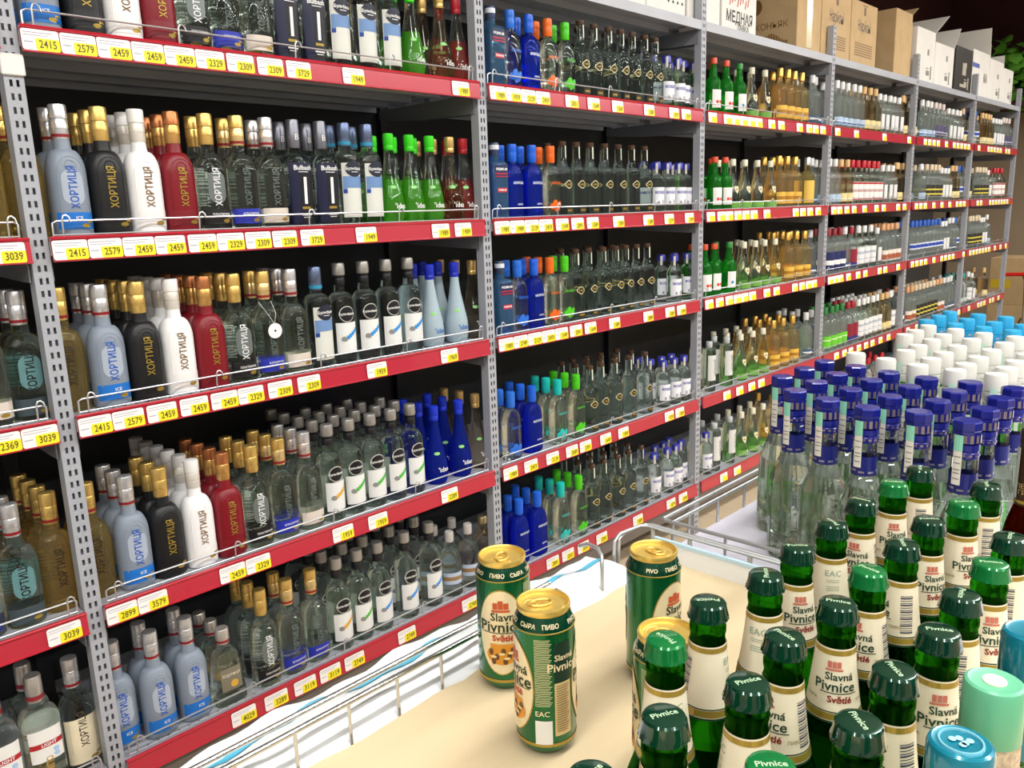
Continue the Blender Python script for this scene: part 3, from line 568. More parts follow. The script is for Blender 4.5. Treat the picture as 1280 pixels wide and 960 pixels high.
# trapezoid bottle with round orange label
ZB = [(0, 0.040, 0.027, 4), (0.004, 0.043, 0.030, 4), (0.02, 0.043, 0.030, 4), (0.125, 0.030, 0.025, 4)] + dome(0.125, (0.030, 0.025, 4), 0.142, (0.0165, 0.0165, 2), 5) + [(0.165, 0.0155, 0.0155, 2)]
reg('trap', 'trapezoid_bottle', 'squat tapered bottle with orange slice', (0.087, 0.062), [
    part('bottle_body', rings(ZB, 26), M_glass),
    part('label', patch(ZB, -0.027, 0.027, 0.04, 0.10, 0.0007, nu=10), P('smoke_label', hexc('7A7462'), 0.4), ('fruit_slice', blob(ZB, 0.006, 0.056, oval(0.010, 0.010, 16), 0.0013), flat('D9A53E')), ('lettering', text_on(ZB, 'Хортиця', 0.012, 0, 0.082, 0.0014, bold=0.01), flat('D9D2BC'))),
    part('cap', rings(rnd([(0.160, 0.0158), (0.163, 0.017), (0.198, 0.0168), (0.2, 0.0155)]), 22), metal('CFC9C2', 0.3), ('red_band', rings(rnd([(0.165, 0.0174), (0.171, 0.0174)]), 22, False, False), REDB))])
# round ribbed flagon
RB = [(0, 0.028, 0.028, 2), (0.005, 0.036, 0.036, 2), (0.03, 0.050, 0.045, 2), (0.065, 0.056, 0.048, 2), (0.10, 0.050, 0.045, 2), (0.13, 0.034, 0.034, 2), (0.15, 0.018, 0.018, 2), (0.18, 0.0145, 0.0145, 2)]
reg('wicker', 'round_flagon', 'round ribbed glass flagon', (0.112, 0.096), [
    part('bottle_body', rings(RB, 40, mod=lambda z, i: 0.012 * (i % 2)), M_tan_g), part('cap', rings(rnd([(0.176, 0.0148), (0.178, 0.0162), (0.2, 0.016), (0.202, 0.0145)]), 18), metal('CBB98E', 0.35))])
# ------------------------------------------------------------------ what stands on the rack: level > bay > (kind, x, how many deep)
SHELF={
 1:{
  0:[],
  1:[('kice',-1.175,2),('kblack',-1.088,2),('kwhite',-1.014,2),('kred',-0.941,2),('kplat',-0.855,2),('kclas',-0.774,2),('ksilv',-0.7,2),('navy',-0.632,2),('navy',-0.555,2),('bulbclear',-0.469,1),('bulbclear',-0.386,1),('bulbclear',-0.303,1),('ideagreen',-0.216,2),('ideaclear',-0.109,2),('ideared',-0.024,2)],
  2:[('prem',0.096,1),('morclear',0.168,1),('morblue',0.261,2),('mororange',0.351,2),('morgreen',0.44,2),('emb',0.526,2),('emb',0.606,2),('emb',0.684,2),('emb',0.756,2),('emb',0.83,1),('emb',0.907,2),('emb',0.982,1),('voz',1.053,2),('voz',1.139,2),('voz',1.204,2),('voz',1.277,1)],
  3:[('soju',1.41,1),('soju',1.516,2),('sojug',1.634,1),('heart',1.744,2),('heart',1.865,1),('honey',2.034,2),('honey',2.101,2),('honey',2.179,2),('honey',2.24,1),('silver',2.377,2),('silver',2.453,2)],
  4:[('snow',2.673,2),('snow',2.778,2),('snow',2.897,2),('cork',3.079,2),('cork',3.175,2),('plain',3.289,1),('plain',3.403,1),('plain',3.507,1),('cork',3.628,1),('cork',3.784,1)],
  5:[('snow',4.025,1),('snow',4.133,1),('violet',4.245,1),('violet',4.345,1),('violet',4.446,1),('plain',4.553,1),('plain',4.641,1),('plain',4.735,1),('cork',4.888,1),('bluecap',4.984,1),('bluecap',5.083,1),('bluecap',5.184,1)],
  6:[('cork',5.411,1),('cork',5.542,1),('plain',5.682,1),('plain',5.82,1),('violet',5.947,1),('violet',6.118,1)],
 },
 2:{
  0:[('kgold',-1.263,2)],
  1:[('kgold',-1.223,2),('kice',-1.164,2),('kblack',-1.089,3),('kwhite',-1.011,3),('kred',-0.931,3),('kplat',-0.852,2),('kclas',-0.781,2),('ksilv',-0.709,2),('navy',-0.641,2),('navy',-0.549,2),('bulbclear',-0.476,2),('bulbclear',-0.376,2),('ideagreen',-0.31,2),('ideagreen',-0.258,2),('ideagreen',-0.198,2),('ideaclear',-0.124,3),('ideared',-0.03,2)],
  2:[('prem',0.103,1),('morblue',0.153,2),('morblue',0.26,2),('mororange',0.353,2),('emb',0.421,2),('emb',0.499,2),('emb',0.571,1),('emb',0.655,2),('emb',0.738,2),('emb',0.824,1),('emb',0.908,1),('voz',0.985,2),('voz',1.07,2),('voz',1.146,2),('voz',1.231,2)],
  3:[('soju',1.43,2),('soju',1.519,2),('heart',1.596,1),('heart',1.706,2),('heart',1.828,2),('heart',1.947,2),('honey',2.046,2),('honey',2.131,2),('honey',2.22,2),('honeydark',2.357,2),('silver',2.452,2)],
  4:[('snow',2.696,2),('cork',2.827,1),('redcap',2.948,2),('redcap',3.076,2),('redcap',3.208,2),('plain',3.35,1),('plain',3.442,1),('plain',3.522,1),('cork',3.631,1),('cork',3.759,2)],
  5:[('snow',4.088,1),('duo',4.184,1),('duo',4.282,1),('duo',4.382,1),('plain',4.52,1),('plain',4.609,1),('cork',4.737,1),('bluecap',4.865,1),('bluecap',4.981,1),('cork',5.081,1)],
  6:[('duo',5.368,1),('duo',5.498,1),('plain',5.636,1),('redcap',5.85,1),('redcap',6.049,1)],
 },
 3:{
  0:[('ksilv',-1.329,2),('kteal',-1.291,2)],
  1:[('kgold',-1.192,2),('kice',-1.129,3),('kblack',-1.055,4),('kwhite',-0.977,4),('kred',-0.903,4),('kplat',-0.829,3),('kclas',-0.756,2),('ksilv',-0.691,3),('bulbclear',-0.623,1),('bulbtall',-0.517,1),('bulbtall',-0.44,1),('bulbtall',-0.359,1),('bulbtall',-0.282,1),('ideafrost',-0.197,2),('ideafrost',-0.097,3),('ideaclear',-0.004,3)],
  2:[('prem',0.103,1),('morclear',0.167,2),('morblue',0.258,2),('mororange',0.341,3),('morgreen',0.419,2),('emb',0.477,2),('emb',0.55,3),('emb',0.645,2),('emb',0.72,3),('emb',0.792,2),('emb',0.855,2),('emb',0.931,1),('voz',1.122,2),('voz',1.251,2)],
  3:[('soju',1.369,2),('soju',1.443,2),('sojug',1.57,2),('heart',1.712,3),('heart',1.827,2),('heart',1.923,3),('heart',2.033,2),('honey',2.164,3),('honey',2.273,3),('honey',2.358,3),('silver',2.474,3)],
  4:[('navylab',2.672,2),('navylab',2.789,2),('silver',2.865,1),('redblue',2.968,2),('whitelab',3.073,2),('whitelab',3.169,2),('whitelab',3.269,2),('plain',3.372,1),('redwhite',3.477,2),('redwhite',3.612,2),('snow',3.724,1)],
  5:[('bluecap',4.054,2),('bluecap',4.166,2),('bluecap',4.28,2),('bluecap',4.398,2),('plain',4.57,1),('plain',4.66,1),('silver',4.77,1),('bluecap',4.902,1),('silver',5.017,1)],
  6:[('duo',5.3,1),('duo',5.428,1),('plain',5.56,1),('snow',5.713,1)],
 },
 4:{
  0:[('likat',-1.384,2),('kteal',-1.319,2),('kgold',-1.267,4)],
  1:[('kgold',-1.207,2),('kice',-1.135,3),('kblack',-1.063,3),('kwhite',-0.989,6),('kred',-0.924,4),('kplat',-0.847,3),('kclas',-0.762,3),('ksilv',-0.689,3),('bulbyel',-0.621,5),('bulbgrn',-0.532,4),('bulbgrn',-0.451,4),('bulbgrn',-0.381,4),('bulbgrn',-0.303,3),('ideablue',-0.208,3),('ideablue',-0.107,3),('ideaclear',-0.014,3)],
  2:[('morclear',0.117,2),('morblue',0.226,3),('morteal',0.358,3),('morgreen',0.466,3),('emb',0.556,3),('emb',0.624,3),('emb',0.711,3),('emb',0.8,3),('emb',0.91,3),('voz',1.044,3),('voz',1.123,2),('voz',1.198,2)],
  3:[('box',1.417,2),('box',1.567,2),('heart',1.71,3),('heart',1.828,3),('heart',1.935,3),('honey',2.045,3),('honey',2.151,3),('honey',2.261,3),('silver',2.416,3),('silver',2.527,3)],
  4:[('greenlab',2.706,2),('greenlab',2.827,2),('greenlab',2.918,1),('redblue',3.024,2),('whitelab',3.157,3),('whitelab',3.27,3),('whitelab',3.387,3),('cork',3.493,2),('whitelab',3.616,2),('navylab',3.773,2)],
  5:[('redwhite',4.089,2),('duo',4.202,2),('duo',4.318,2),('duo',4.437,2),('redwhite',4.594,1),('silver',4.722,1),('silver',4.852,2),('tealcap',4.986,2),('tealcap',5.105,1)],
  6:[('whitelab',5.35,1),('plain',5.457,1),('cork',5.793,1)],
 },
 5:{
  0:[('light',-1.446,1),('light',-1.383,2),('kcream',-1.301,1)],
  1:[('kice',-1.207,2),('kice',-1.127,2),('kice',-1.04,2),('trap',-0.952,3),('kplat',-0.838,3),('kclas',-0.757,2),('kclas',-0.699,1),('bulbyel',-0.591,4),('bulbgrn',-0.534,3),('bulbblu',-0.466,3),('bulbblu',-0.358,3),('bulbblu',-0.259,3),('smallblu',-0.172,2),('smallblu',-0.087,2),('wicker',0.005,1)],
  2:[('morblue',0.143,3),('morblue',0.239,3),('morteal',0.367,3),('morgreen',0.47,3),('emb',0.563,3),('emb',0.639,3),('emb',0.722,3),('emb',0.798,3),('emb',0.883,3),('voz',0.982,2),('voz',1.079,2),('voz',1.148,2),('voz',1.219,2)],
  3:[('voz',1.397,1),('box',1.467,2),('box',1.615,2),('heart',1.74,2),('heart',1.845,2),('heart',1.954,2),('honey',2.059,2)],
  4:[('redcap',3.344,1),('redcap',3.464,1),('redcap',3.574,1)],
 },
}
SHELFW = {1: 'top', 2: 'second', 3: 'third', 4: 'fourth', 5: 'bottom'}
BAYW = ['leftmost bay', 'first bay', 'second bay', 'third bay', 'fourth bay', 'fifth bay', 'last bay']
for l, bays in SHELF.items():
    # spread along the whole level so that neighbours touch but never overlap
    items = [[b, k, x, n] for b in bays for (k, x, n) in bays[b]]
    full = []                                            # the far bays are packed tight: close wide gaps with another of the same kind
    for i, a in enumerate(items):
        full.append(a)
        if a[0] >= 4 and i + 1 < len(items) and items[i + 1][0] == a[0]:
            gap = items[i + 1][2] - a[2]
            if 0.112 < gap < 0.2 and l < 5:
                full.append([a[0], a[1], a[2] + 0.077, a[3]])
        if a[0] >= 3: a[3] = max(a[3], 2)
    items = full
    for _ in range(120):
        for a, c in zip(items, items[1:]):
            need = (DIM[a[1]][0] + DIM[c[1]][0]) / 2 + 0.0015 - (c[2] - a[2])
            if need > 0: a[2] -= need / 2; c[2] += need / 2
    for b in bays:
        its = [i for i in items if i[0] == b]
        for kind in dict.fromkeys(i[1] for i in its):
            cols = [i for i in its if i[1] == kind]
            for ci, (_, _, x, n) in enumerate(cols):
                w, d = DIM[kind]
                y = 0.012 + d / 2 + random.uniform(0, 0.006)
                if min(abs(x - p) for p in PX) < 0.0175 + w / 2: y = max(y, 0.035 + d / 2)
                for k in range(n):
                    if y + d / 2 > DEPTH - 0.035: break
                    place = 'front' if k == 0 else ORD[k] + ' back'
                    where = '' if len(cols) == 1 else ' in %s column' % ORD[ci]
                    lab = '%s, %s%s, %s shelf, %s' % (LOOK[kind], place, where, SHELFW[l], BAYW[b])
                    jx = 0 if k == 0 else random.uniform(-0.0006, 0.0006)
                    spawn(KIND[kind], (x + jx, y, LZ[l] + 0.0008), math.radians(random.uniform(-5, 5)) if d > w * 0.9 else math.radians(random.uniform(-0.8, 0.8)),
                          lab, 'bottle', '%s on the %s shelf of the %s' % (KIND[kind][0].replace('_', ' ') + 's', SHELFW[l], BAYW[b]))
                    y += d + 0.0015

for o in [x for x in bpy.data.objects if x.get('label') == 'clear vodka bottle with blue foot label, front, third shelf, first bay']:
    ob('neck_tag', mk('neck_tag', [(0.004 + 0.019 * math.sin(2 * PI * i / 28), y, 0.118 + 0.019 * math.cos(2 * PI * i / 28)) for y in (-0.0345, -0.0352) for i in range(28)], [tuple(range(28)), tuple(range(55, 27, -1))] + [(i, 28 + i, 28 + (i + 1) % 28, (i + 1) % 28) for i in range(28)], False), M_white, o, 'round white paper tag on a cord')
    ob('tag_mark', mk('tag_mark', [(0.004 + 0.003 * math.sin(2 * PI * i / 12), -0.0356, 0.118 + 0.003 * math.cos(2 * PI * i / 12)) for i in range(12)], [tuple(range(11, -1, -1))], False), M_black, o)
    ob('tag_cord', mk('tag_cord', *tube([(-0.017, -0.004, 0.19), (-0.008, -0.028, 0.160), (0.004, -0.0350, 0.135), (0.014, -0.028, 0.160), (0.017, -0.004, 0.19)], 0.0006, 5)), M_white, o)
# ------------------------------------------------------------------ price tags clipped into the red strips (x, figure)
TAGS = {
 1: [(-1.209,'2415'),(-1.154,'2579'),(-1.083,'2459'),(-1.014,'2459'),(-0.935,'2459'),(-0.858,'2329'),(-0.783,'2309'),(-0.707,'2309'),(-0.631,'3729'),(-0.471,'1949'),(-0.099,'1989'),(0.015,'1989'),(0.087,'1959'),(0.159,'2129'),(0.241,'2459'),(0.401,'2051'),(0.517,'1649'),(0.654,'1569'),(0.848,'1589'),(1.015,'1079'),(1.101,'1559'),(1.269,''),(1.424,''),(1.491,''),(1.554,''),(1.618,''),(1.683,''),(1.820,''),(1.915,''),(2.107,''),(2.213,''),(2.286,''),(2.371,''),(2.547,''),(2.799,''),(3.209,''),(3.619,'')],
 2: [(-1.313,'3039'),(-1.208,'2415'),(-1.146,'2579'),(-1.072,'2459'),(-0.997,'2459'),(-0.919,'2459'),(-0.861,'2329'),(-0.780,'2309'),(-0.709,'2309'),(-0.631,'3729'),(-0.465,'1949'),(-0.202,'1989'),(-0.114,'1989'),(0.025,'1989'),(0.097,'1989'),(0.168,'2129'),(0.246,'2459'),(0.340,'1549'),(0.421,'2091'),(0.505,'1589'),(0.656,'1589'),(0.844,'1589'),(0.987,'1579'),(1.134,'1599'),(1.251,''),(1.388,''),(1.455,''),(1.532,''),(1.604,''),(1.678,''),(1.801,''),(2.100,''),(2.180,''),(2.262,''),(2.357,''),(2.534,''),(2.627,''),(2.723,''),(2.822,''),(2.970,''),(3.150,''),(3.263,''),(3.501,''),(3.612,'')],
 3: [(-1.373,'2369'),(-1.312,'3039'),(-1.207,'2415'),(-1.139,'2579'),(-1.056,'2459'),(-0.981,'2459'),(-0.907,'2459'),(-0.843,'2329'),(-0.759,'2309'),(-0.676,'2309'),(-0.460,'1959'),(-0.192,'1969'),(0.025,'1989'),(0.095,'2749'),(0.165,'2129'),(0.233,'2459'),(0.320,'1549'),(0.403,'2091'),(0.485,'1649'),(0.628,'1589'),(0.846,'2089'),(0.998,'1589'),(1.082,'1599'),(1.250,''),(1.389,''),(1.472,''),(1.544,''),(1.610,''),(1.685,''),(1.826,''),(1.925,''),(2.124,''),(2.205,''),(2.280,''),(2.347,''),(2.516,''),(2.588,''),(2.673,''),(2.793,''),(2.930,''),(3.037,''),(3.260,''),(3.351,''),(3.569,'')],
 4: [(-1.317,'3039'),(-1.223,'2899'),(-1.158,'3579'),(-0.934,'2459'),(-0.865,'2329'),(-0.610,'1959'),(-0.492,'1959'),(-0.219,'2289'),(0.049,'1989'),(0.152,'2459'),(0.264,'2124'),(0.370,'2089'),(0.448,'2091'),(0.568,'1649'),(0.680,'1589'),(0.999,'1559'),(1.078,'1599'),(1.470,''),(1.588,''),(1.703,''),(1.799,''),(2.683,''),(2.794,''),(2.885,''),(3.003,''),(3.113,''),(3.214,''),(3.344,''),(3.479,'')],
 5: [(-0.946,'4029'),(-0.854,'3289'),(-0.767,'3119'),(-0.687,'3119'),(-0.606,'2749'),(-0.416,'2749'),(-0.157,'2749'),(0.252,'2091'),(0.337,'2051'),(0.426,'2091'),(0.538,'2091'),(0.776,'2089'),(1.017,'1579'),(1.111,'1599'),(1.458,''),(1.585,'')],
}

for l in (1, 2, 3, 4):                                   # the far bays: packed rows of small tags
    x = 3.83
    while x < 6.2:
        if min(abs(x - p) for p in PX) > 0.06 and random.random() < 0.66: TAGS[l].append((x, ''))
        x += 0.085
def tagplace(u, w, off): return (u, -0.0132 - off + 0.0753 * (w + 0.004), w)   # follows the tilt of the strip
cz = -0.0235
def rr(w, h, r, n=4):
    o = []
    for cx, cy, a0 in ((w - r, -h + r, -90), (w - r, h - r, 0), (-w + r, h - r, 90), (-w + r, -h + r, 180)):
        for i in range(n + 1):
            a = math.radians(a0 + 90 * i / n); o.append((cx + r * math.cos(a), cy + r * math.sin(a)))
    return o
def plate(sh, uc, wc, off): return [tagplace(uc + a, wc + b, off) for a, b in sh], [tuple(range(len(sh)))]
c_me = mk('card', *plate(rr(0.0335, 0.0195, 0.005), 0, cz, 0.0012), False); c_me.materials.append(M_tagwhite)
y_me = mk('yellow_field', *plate(rr(0.0215, 0.0115, 0.004), 0.012, cz - 0.008, 0.0018), False); y_me.materials.append(M_tagyel)
l_me = mk('fine_print', *join(plate(rr(0.026, 0.0006, 0.0002, 1), -0.004, cz + 0.0135, 0.0018), plate(rr(0.022, 0.0005, 0.0002, 1), -0.008, cz + 0.0085, 0.0018), plate(rr(0.008, 0.0009, 0.0002, 1), -0.022, cz - 0.004, 0.0018)), False); l_me.materials.append(flat('A9A4C0'))
NUM = {}
for l, ts in TAGS.items():
    ts = sorted(ts); out = []
    for x, t in ts:                                      # no tag over another, none over a post
        if out and x - out[-1][0] < 0.0685: x = out[-1][0] + 0.0685
        for p in PX:
            if abs(x - p) < 0.052: x = p + (0.052 if x > p - 0.015 else -0.052)
        if out and x - out[-1][0] < 0.068: continue
        out.append((x, t))
    cnt = {}
    for x, t in out:
        b = 0 if x < PX[0] else max(i for i, p in enumerate(PX) if x > p) + 1
        cnt[b] = cnt.get(b, 0) + 1
        k = cnt[b] - 1
        pos = (ORD + ['fifteenth', 'sixteenth', 'seventeenth', 'eighteenth'])[k]
        lab = ('price tag reading %s, %s from left, %s shelf strip of %s' % (t, pos, SHELFW[l], BAYW[b])) if t else ('small price tag, %s from left on %s shelf strip of %s' % (pos, SHELFW[l], BAYW[b]))
        r = empty('price_tag', (x, 0, LZ[l])); tag(r, lab, 'price tag', 'price tags on the %s shelf strip' % SHELFW[l])
        c = ob('card', c_me, None, r); ob('yellow_field', y_me, None, r)
        if b < 4: ob('fine_print', l_me, None, c)
        if t:
            if t not in NUM:
                NUM[t] = mk('figures', *text_flat(t, 0.0205, lambda a, c_: tagplace(0.012 + a, cz - 0.0075 + c_, 0.0024), 0.01, 0.78), False); NUM[t].materials.append(flat('5A5020'))
            ob('figures', NUM[t], None, r)
# ------------------------------------------------------------------ promotion bins in the aisle
T = 0.875
RZ = T + 0.045
M_board = P('beige_board', hexc('DAC6A0'), 0.6, vary=((1.6, 9.0, 3.0), 0.12))
M_liner = P('white_liner', hexc('EEF1F2'), 0.4)
M_stripe = P('aqua_stripe', hexc('5CBFE0'), 0.4)
def rail(path, r=0.0055): return tube(path, r, 10)
b1 = empty('display_bin', (-1.45, -1.6, 0)); tag(b1, 'chrome wire bin with beige board holding cans and green beer bottles', 'display bin', 'promotion bins')
def loc(vf, o): return [(Vector(p) - Vector(o)) for p in vf[0]], vf[1]
B1 = (-1.45, -1.6, 0)
def p1(name, vf, mat, parent=None, **k):
    o = ob(name, mk(name, *loc(vf, B1), **k), mat, parent or b1); return o
# board with a slightly ragged front edge
n = 60; bv, bf = [], []
for i in range(n + 1):
    x = -2.25 + (2.25 - 0.705) * i / n; e = -1.113 + random.uniform(-0.003, 0.003)
    bv += [(x, e, T), (x, -2.1, T), (x, -2.1, T - 0.014), (x, e + 0.002, T - 0.014)]
for i in range(n):
    a = i * 4
    for k in range(4): bf.append((a + k, a + (k + 1) % 4, a + 4 + (k + 1) % 4, a + 4 + k))
bf += [(3, 2, 1, 0), (n * 4, n * 4 + 1, n * 4 + 2, n * 4 + 3)]
p1('board', (bv, bf), M_board, smooth=False)
p1('front_rail', rail([(-2.25, -1.104, RZ), (-0.975, -1.104, RZ), (-0.966, -1.104, RZ - 0.006), (-0.964, -1.104, T - 0.02)], 0.0036), M_chrome)
p1('front_rail', rail([(-2.25, -1.086, RZ + 0.004), (-0.97, -1.086, RZ + 0.004)], 0.0034), M_chrome)
for i in range(18):
    x = -0.99 - 0.0685 * i; p1('upright', rail([(x, -1.104, RZ), (x, -1.104, T - 0.05)], 0.0023), M_chrome)
p1('hook', rail([(-0.86, -1.096, T - 0.02), (-0.858, -1.096, RZ - 0.01), (-0.852, -1.09, RZ + 0.006), (-0.842, -1.075, RZ + 0.012), (-0.835, -1.05, RZ + 0.010), (-0.832, -1.03, RZ)], 0.0032), M_wire)
for dx, dz in ((0, 0.0), (0.012, -0.002)):
    p1('end_rail', rail([(-0.77 + dx, -1.05, T - 0.06), (-0.765 + dx, -1.05, RZ - 0.008), (-0.75 + dx, -1.05, RZ + dz), (-0.70 + dx, -1.056, RZ + dz), (-0.692 + dx, -1.068, RZ + dz), (-0.69 + dx, -2.1, RZ + dz)], 0.0032), M_wire)
for y in (-1.075, -1.147, -1.254, -1.355, -1.455, -1.555, -1.655):
    p1('upright', rail([(-0.69, y, RZ), (-0.69, y, T - 0.03)], 0.0038), P('ivory_wire', hexc('D8D4C4'), 0.4, 0.3))
# white paper liner draped over the rail, with its aqua stripe
def liner(x0, x1, prof, m):
    k = len(prof); v, f = [], []
    for i in range(m + 1):
        x = x0 + (x1 - x0) * i / m
        for j, (y, z) in enumerate(prof):
            w = (0.0028 * math.sin(x * 29 + y * 40) + 0.0018 * math.sin(x * 71 + y * 90)) * max(0, min(1, (y + 1.112) / 0.03))
            v.append((x, y + w * 0.8, z + w))
    for i in range(m):
        for j in range(k - 1): a = i * k + j; f.append((a, a + 1, a + k + 1, a + k))
    return v, f
PRF = [(-1.116, T - 0.03), (-1.110, T - 0.02), (-1.104, T - 0.006), (-1.092, T + 0.004), (-1.072, T + 0.010), (-1.052, T + 0.010), (-1.040, T + 0.008), (-1.030, T + 0.006), (-1.014, T + 0.005), (-1.000, T + 0.002), (-0.992, T - 0.07)]
ln = p1('paper_liner', liner(-2.25, -0.78, PRF, 90), M_liner)
p1('aqua_stripe', liner(-2.25, -0.78, [(y, z + 0.0016) for y, z in [(-1.037, T + 0.0078), (-1.033, T + 0.007), (-1.028, T + 0.0062)]], 90), M_stripe, ln)
le = p1('paper_liner', join(box(-0.708, -0.704, -2.1, -1.09, T - 0.01, T + 0.030)), M_liner, smooth=False)
p1('aqua_stripe', box(-0.709, -0.703, -2.1, -1.09, T + 0.0305, T + 0.037), P('pale_aqua', hexc('BFDCEC'), 0.4), le, smooth=False)
p1('bin_wall', join(box(-2.25, -0.72, -1.132, -1.125, 0.45, T - 0.016), box(-0.73, -0.722, -2.1, -1.132, 0.45, T - 0.016)), M_white, smooth=False)
for x, y in ((-0.76, -1.17), (-2.2, -1.17), (-0.76, -2.05), (-2.2, -2.05)): p1('leg', rail([(x, y, T - 0.02), (x, y, 0.0)], 0.012), M_chrome)
# second bin
b2 = empty('display_bin', (0.2, -1.6, 0)); tag(b2, 'chrome wire bin filled with rows of blue, white and aqua capped bottles', 'display bin', 'promotion bins')
B2 = (0.2, -1.6, 0)
def p2(name, vf, mat, **k): return ob(name, mk(name, *loc(vf, B2), **k), mat, b2)
p2('bin_floor', box(-0.645, 1.0, -2.1, -1.09, T - 0.012, T - 0.001), P('lilac_sheet', hexc('D8D6E2'), 0.5), smooth=False)
p2('front_rail', rail([(-0.655, -1.09, RZ), (1.0, -1.09, RZ)], 0.0036), M_wire)
p2('front_rail', rail([(-0.655, -1.072, RZ + 0.003), (1.0, -1.072, RZ + 0.003)], 0.0034), M_wire)
p2('end_rail', rail([(-0.652, -1.075, RZ), (-0.652, -2.1, RZ)], 0.0034), M_wire)
for i in range(17): p2('upright', rail([(-0.60 + 0.1 * i, -1.09, RZ), (-0.60 + 0.1 * i, -1.09, T - 0.06)], 0.0026), M_wire)
for i in range(6): p2('upright', rail([(-0.652, -1.09 - 0.1 * i, RZ), (-0.652, -1.09 - 0.1 * i, T - 0.06)], 0.0026), M_wire)
for x, y in ((-0.60, -1.17), (0.95, -1.17), (-0.60, -2.05), (0.95, -2.05)): p2('leg', rail([(x, y, T - 0.02), (x, y, 0.0)], 0.012), M_chrome)

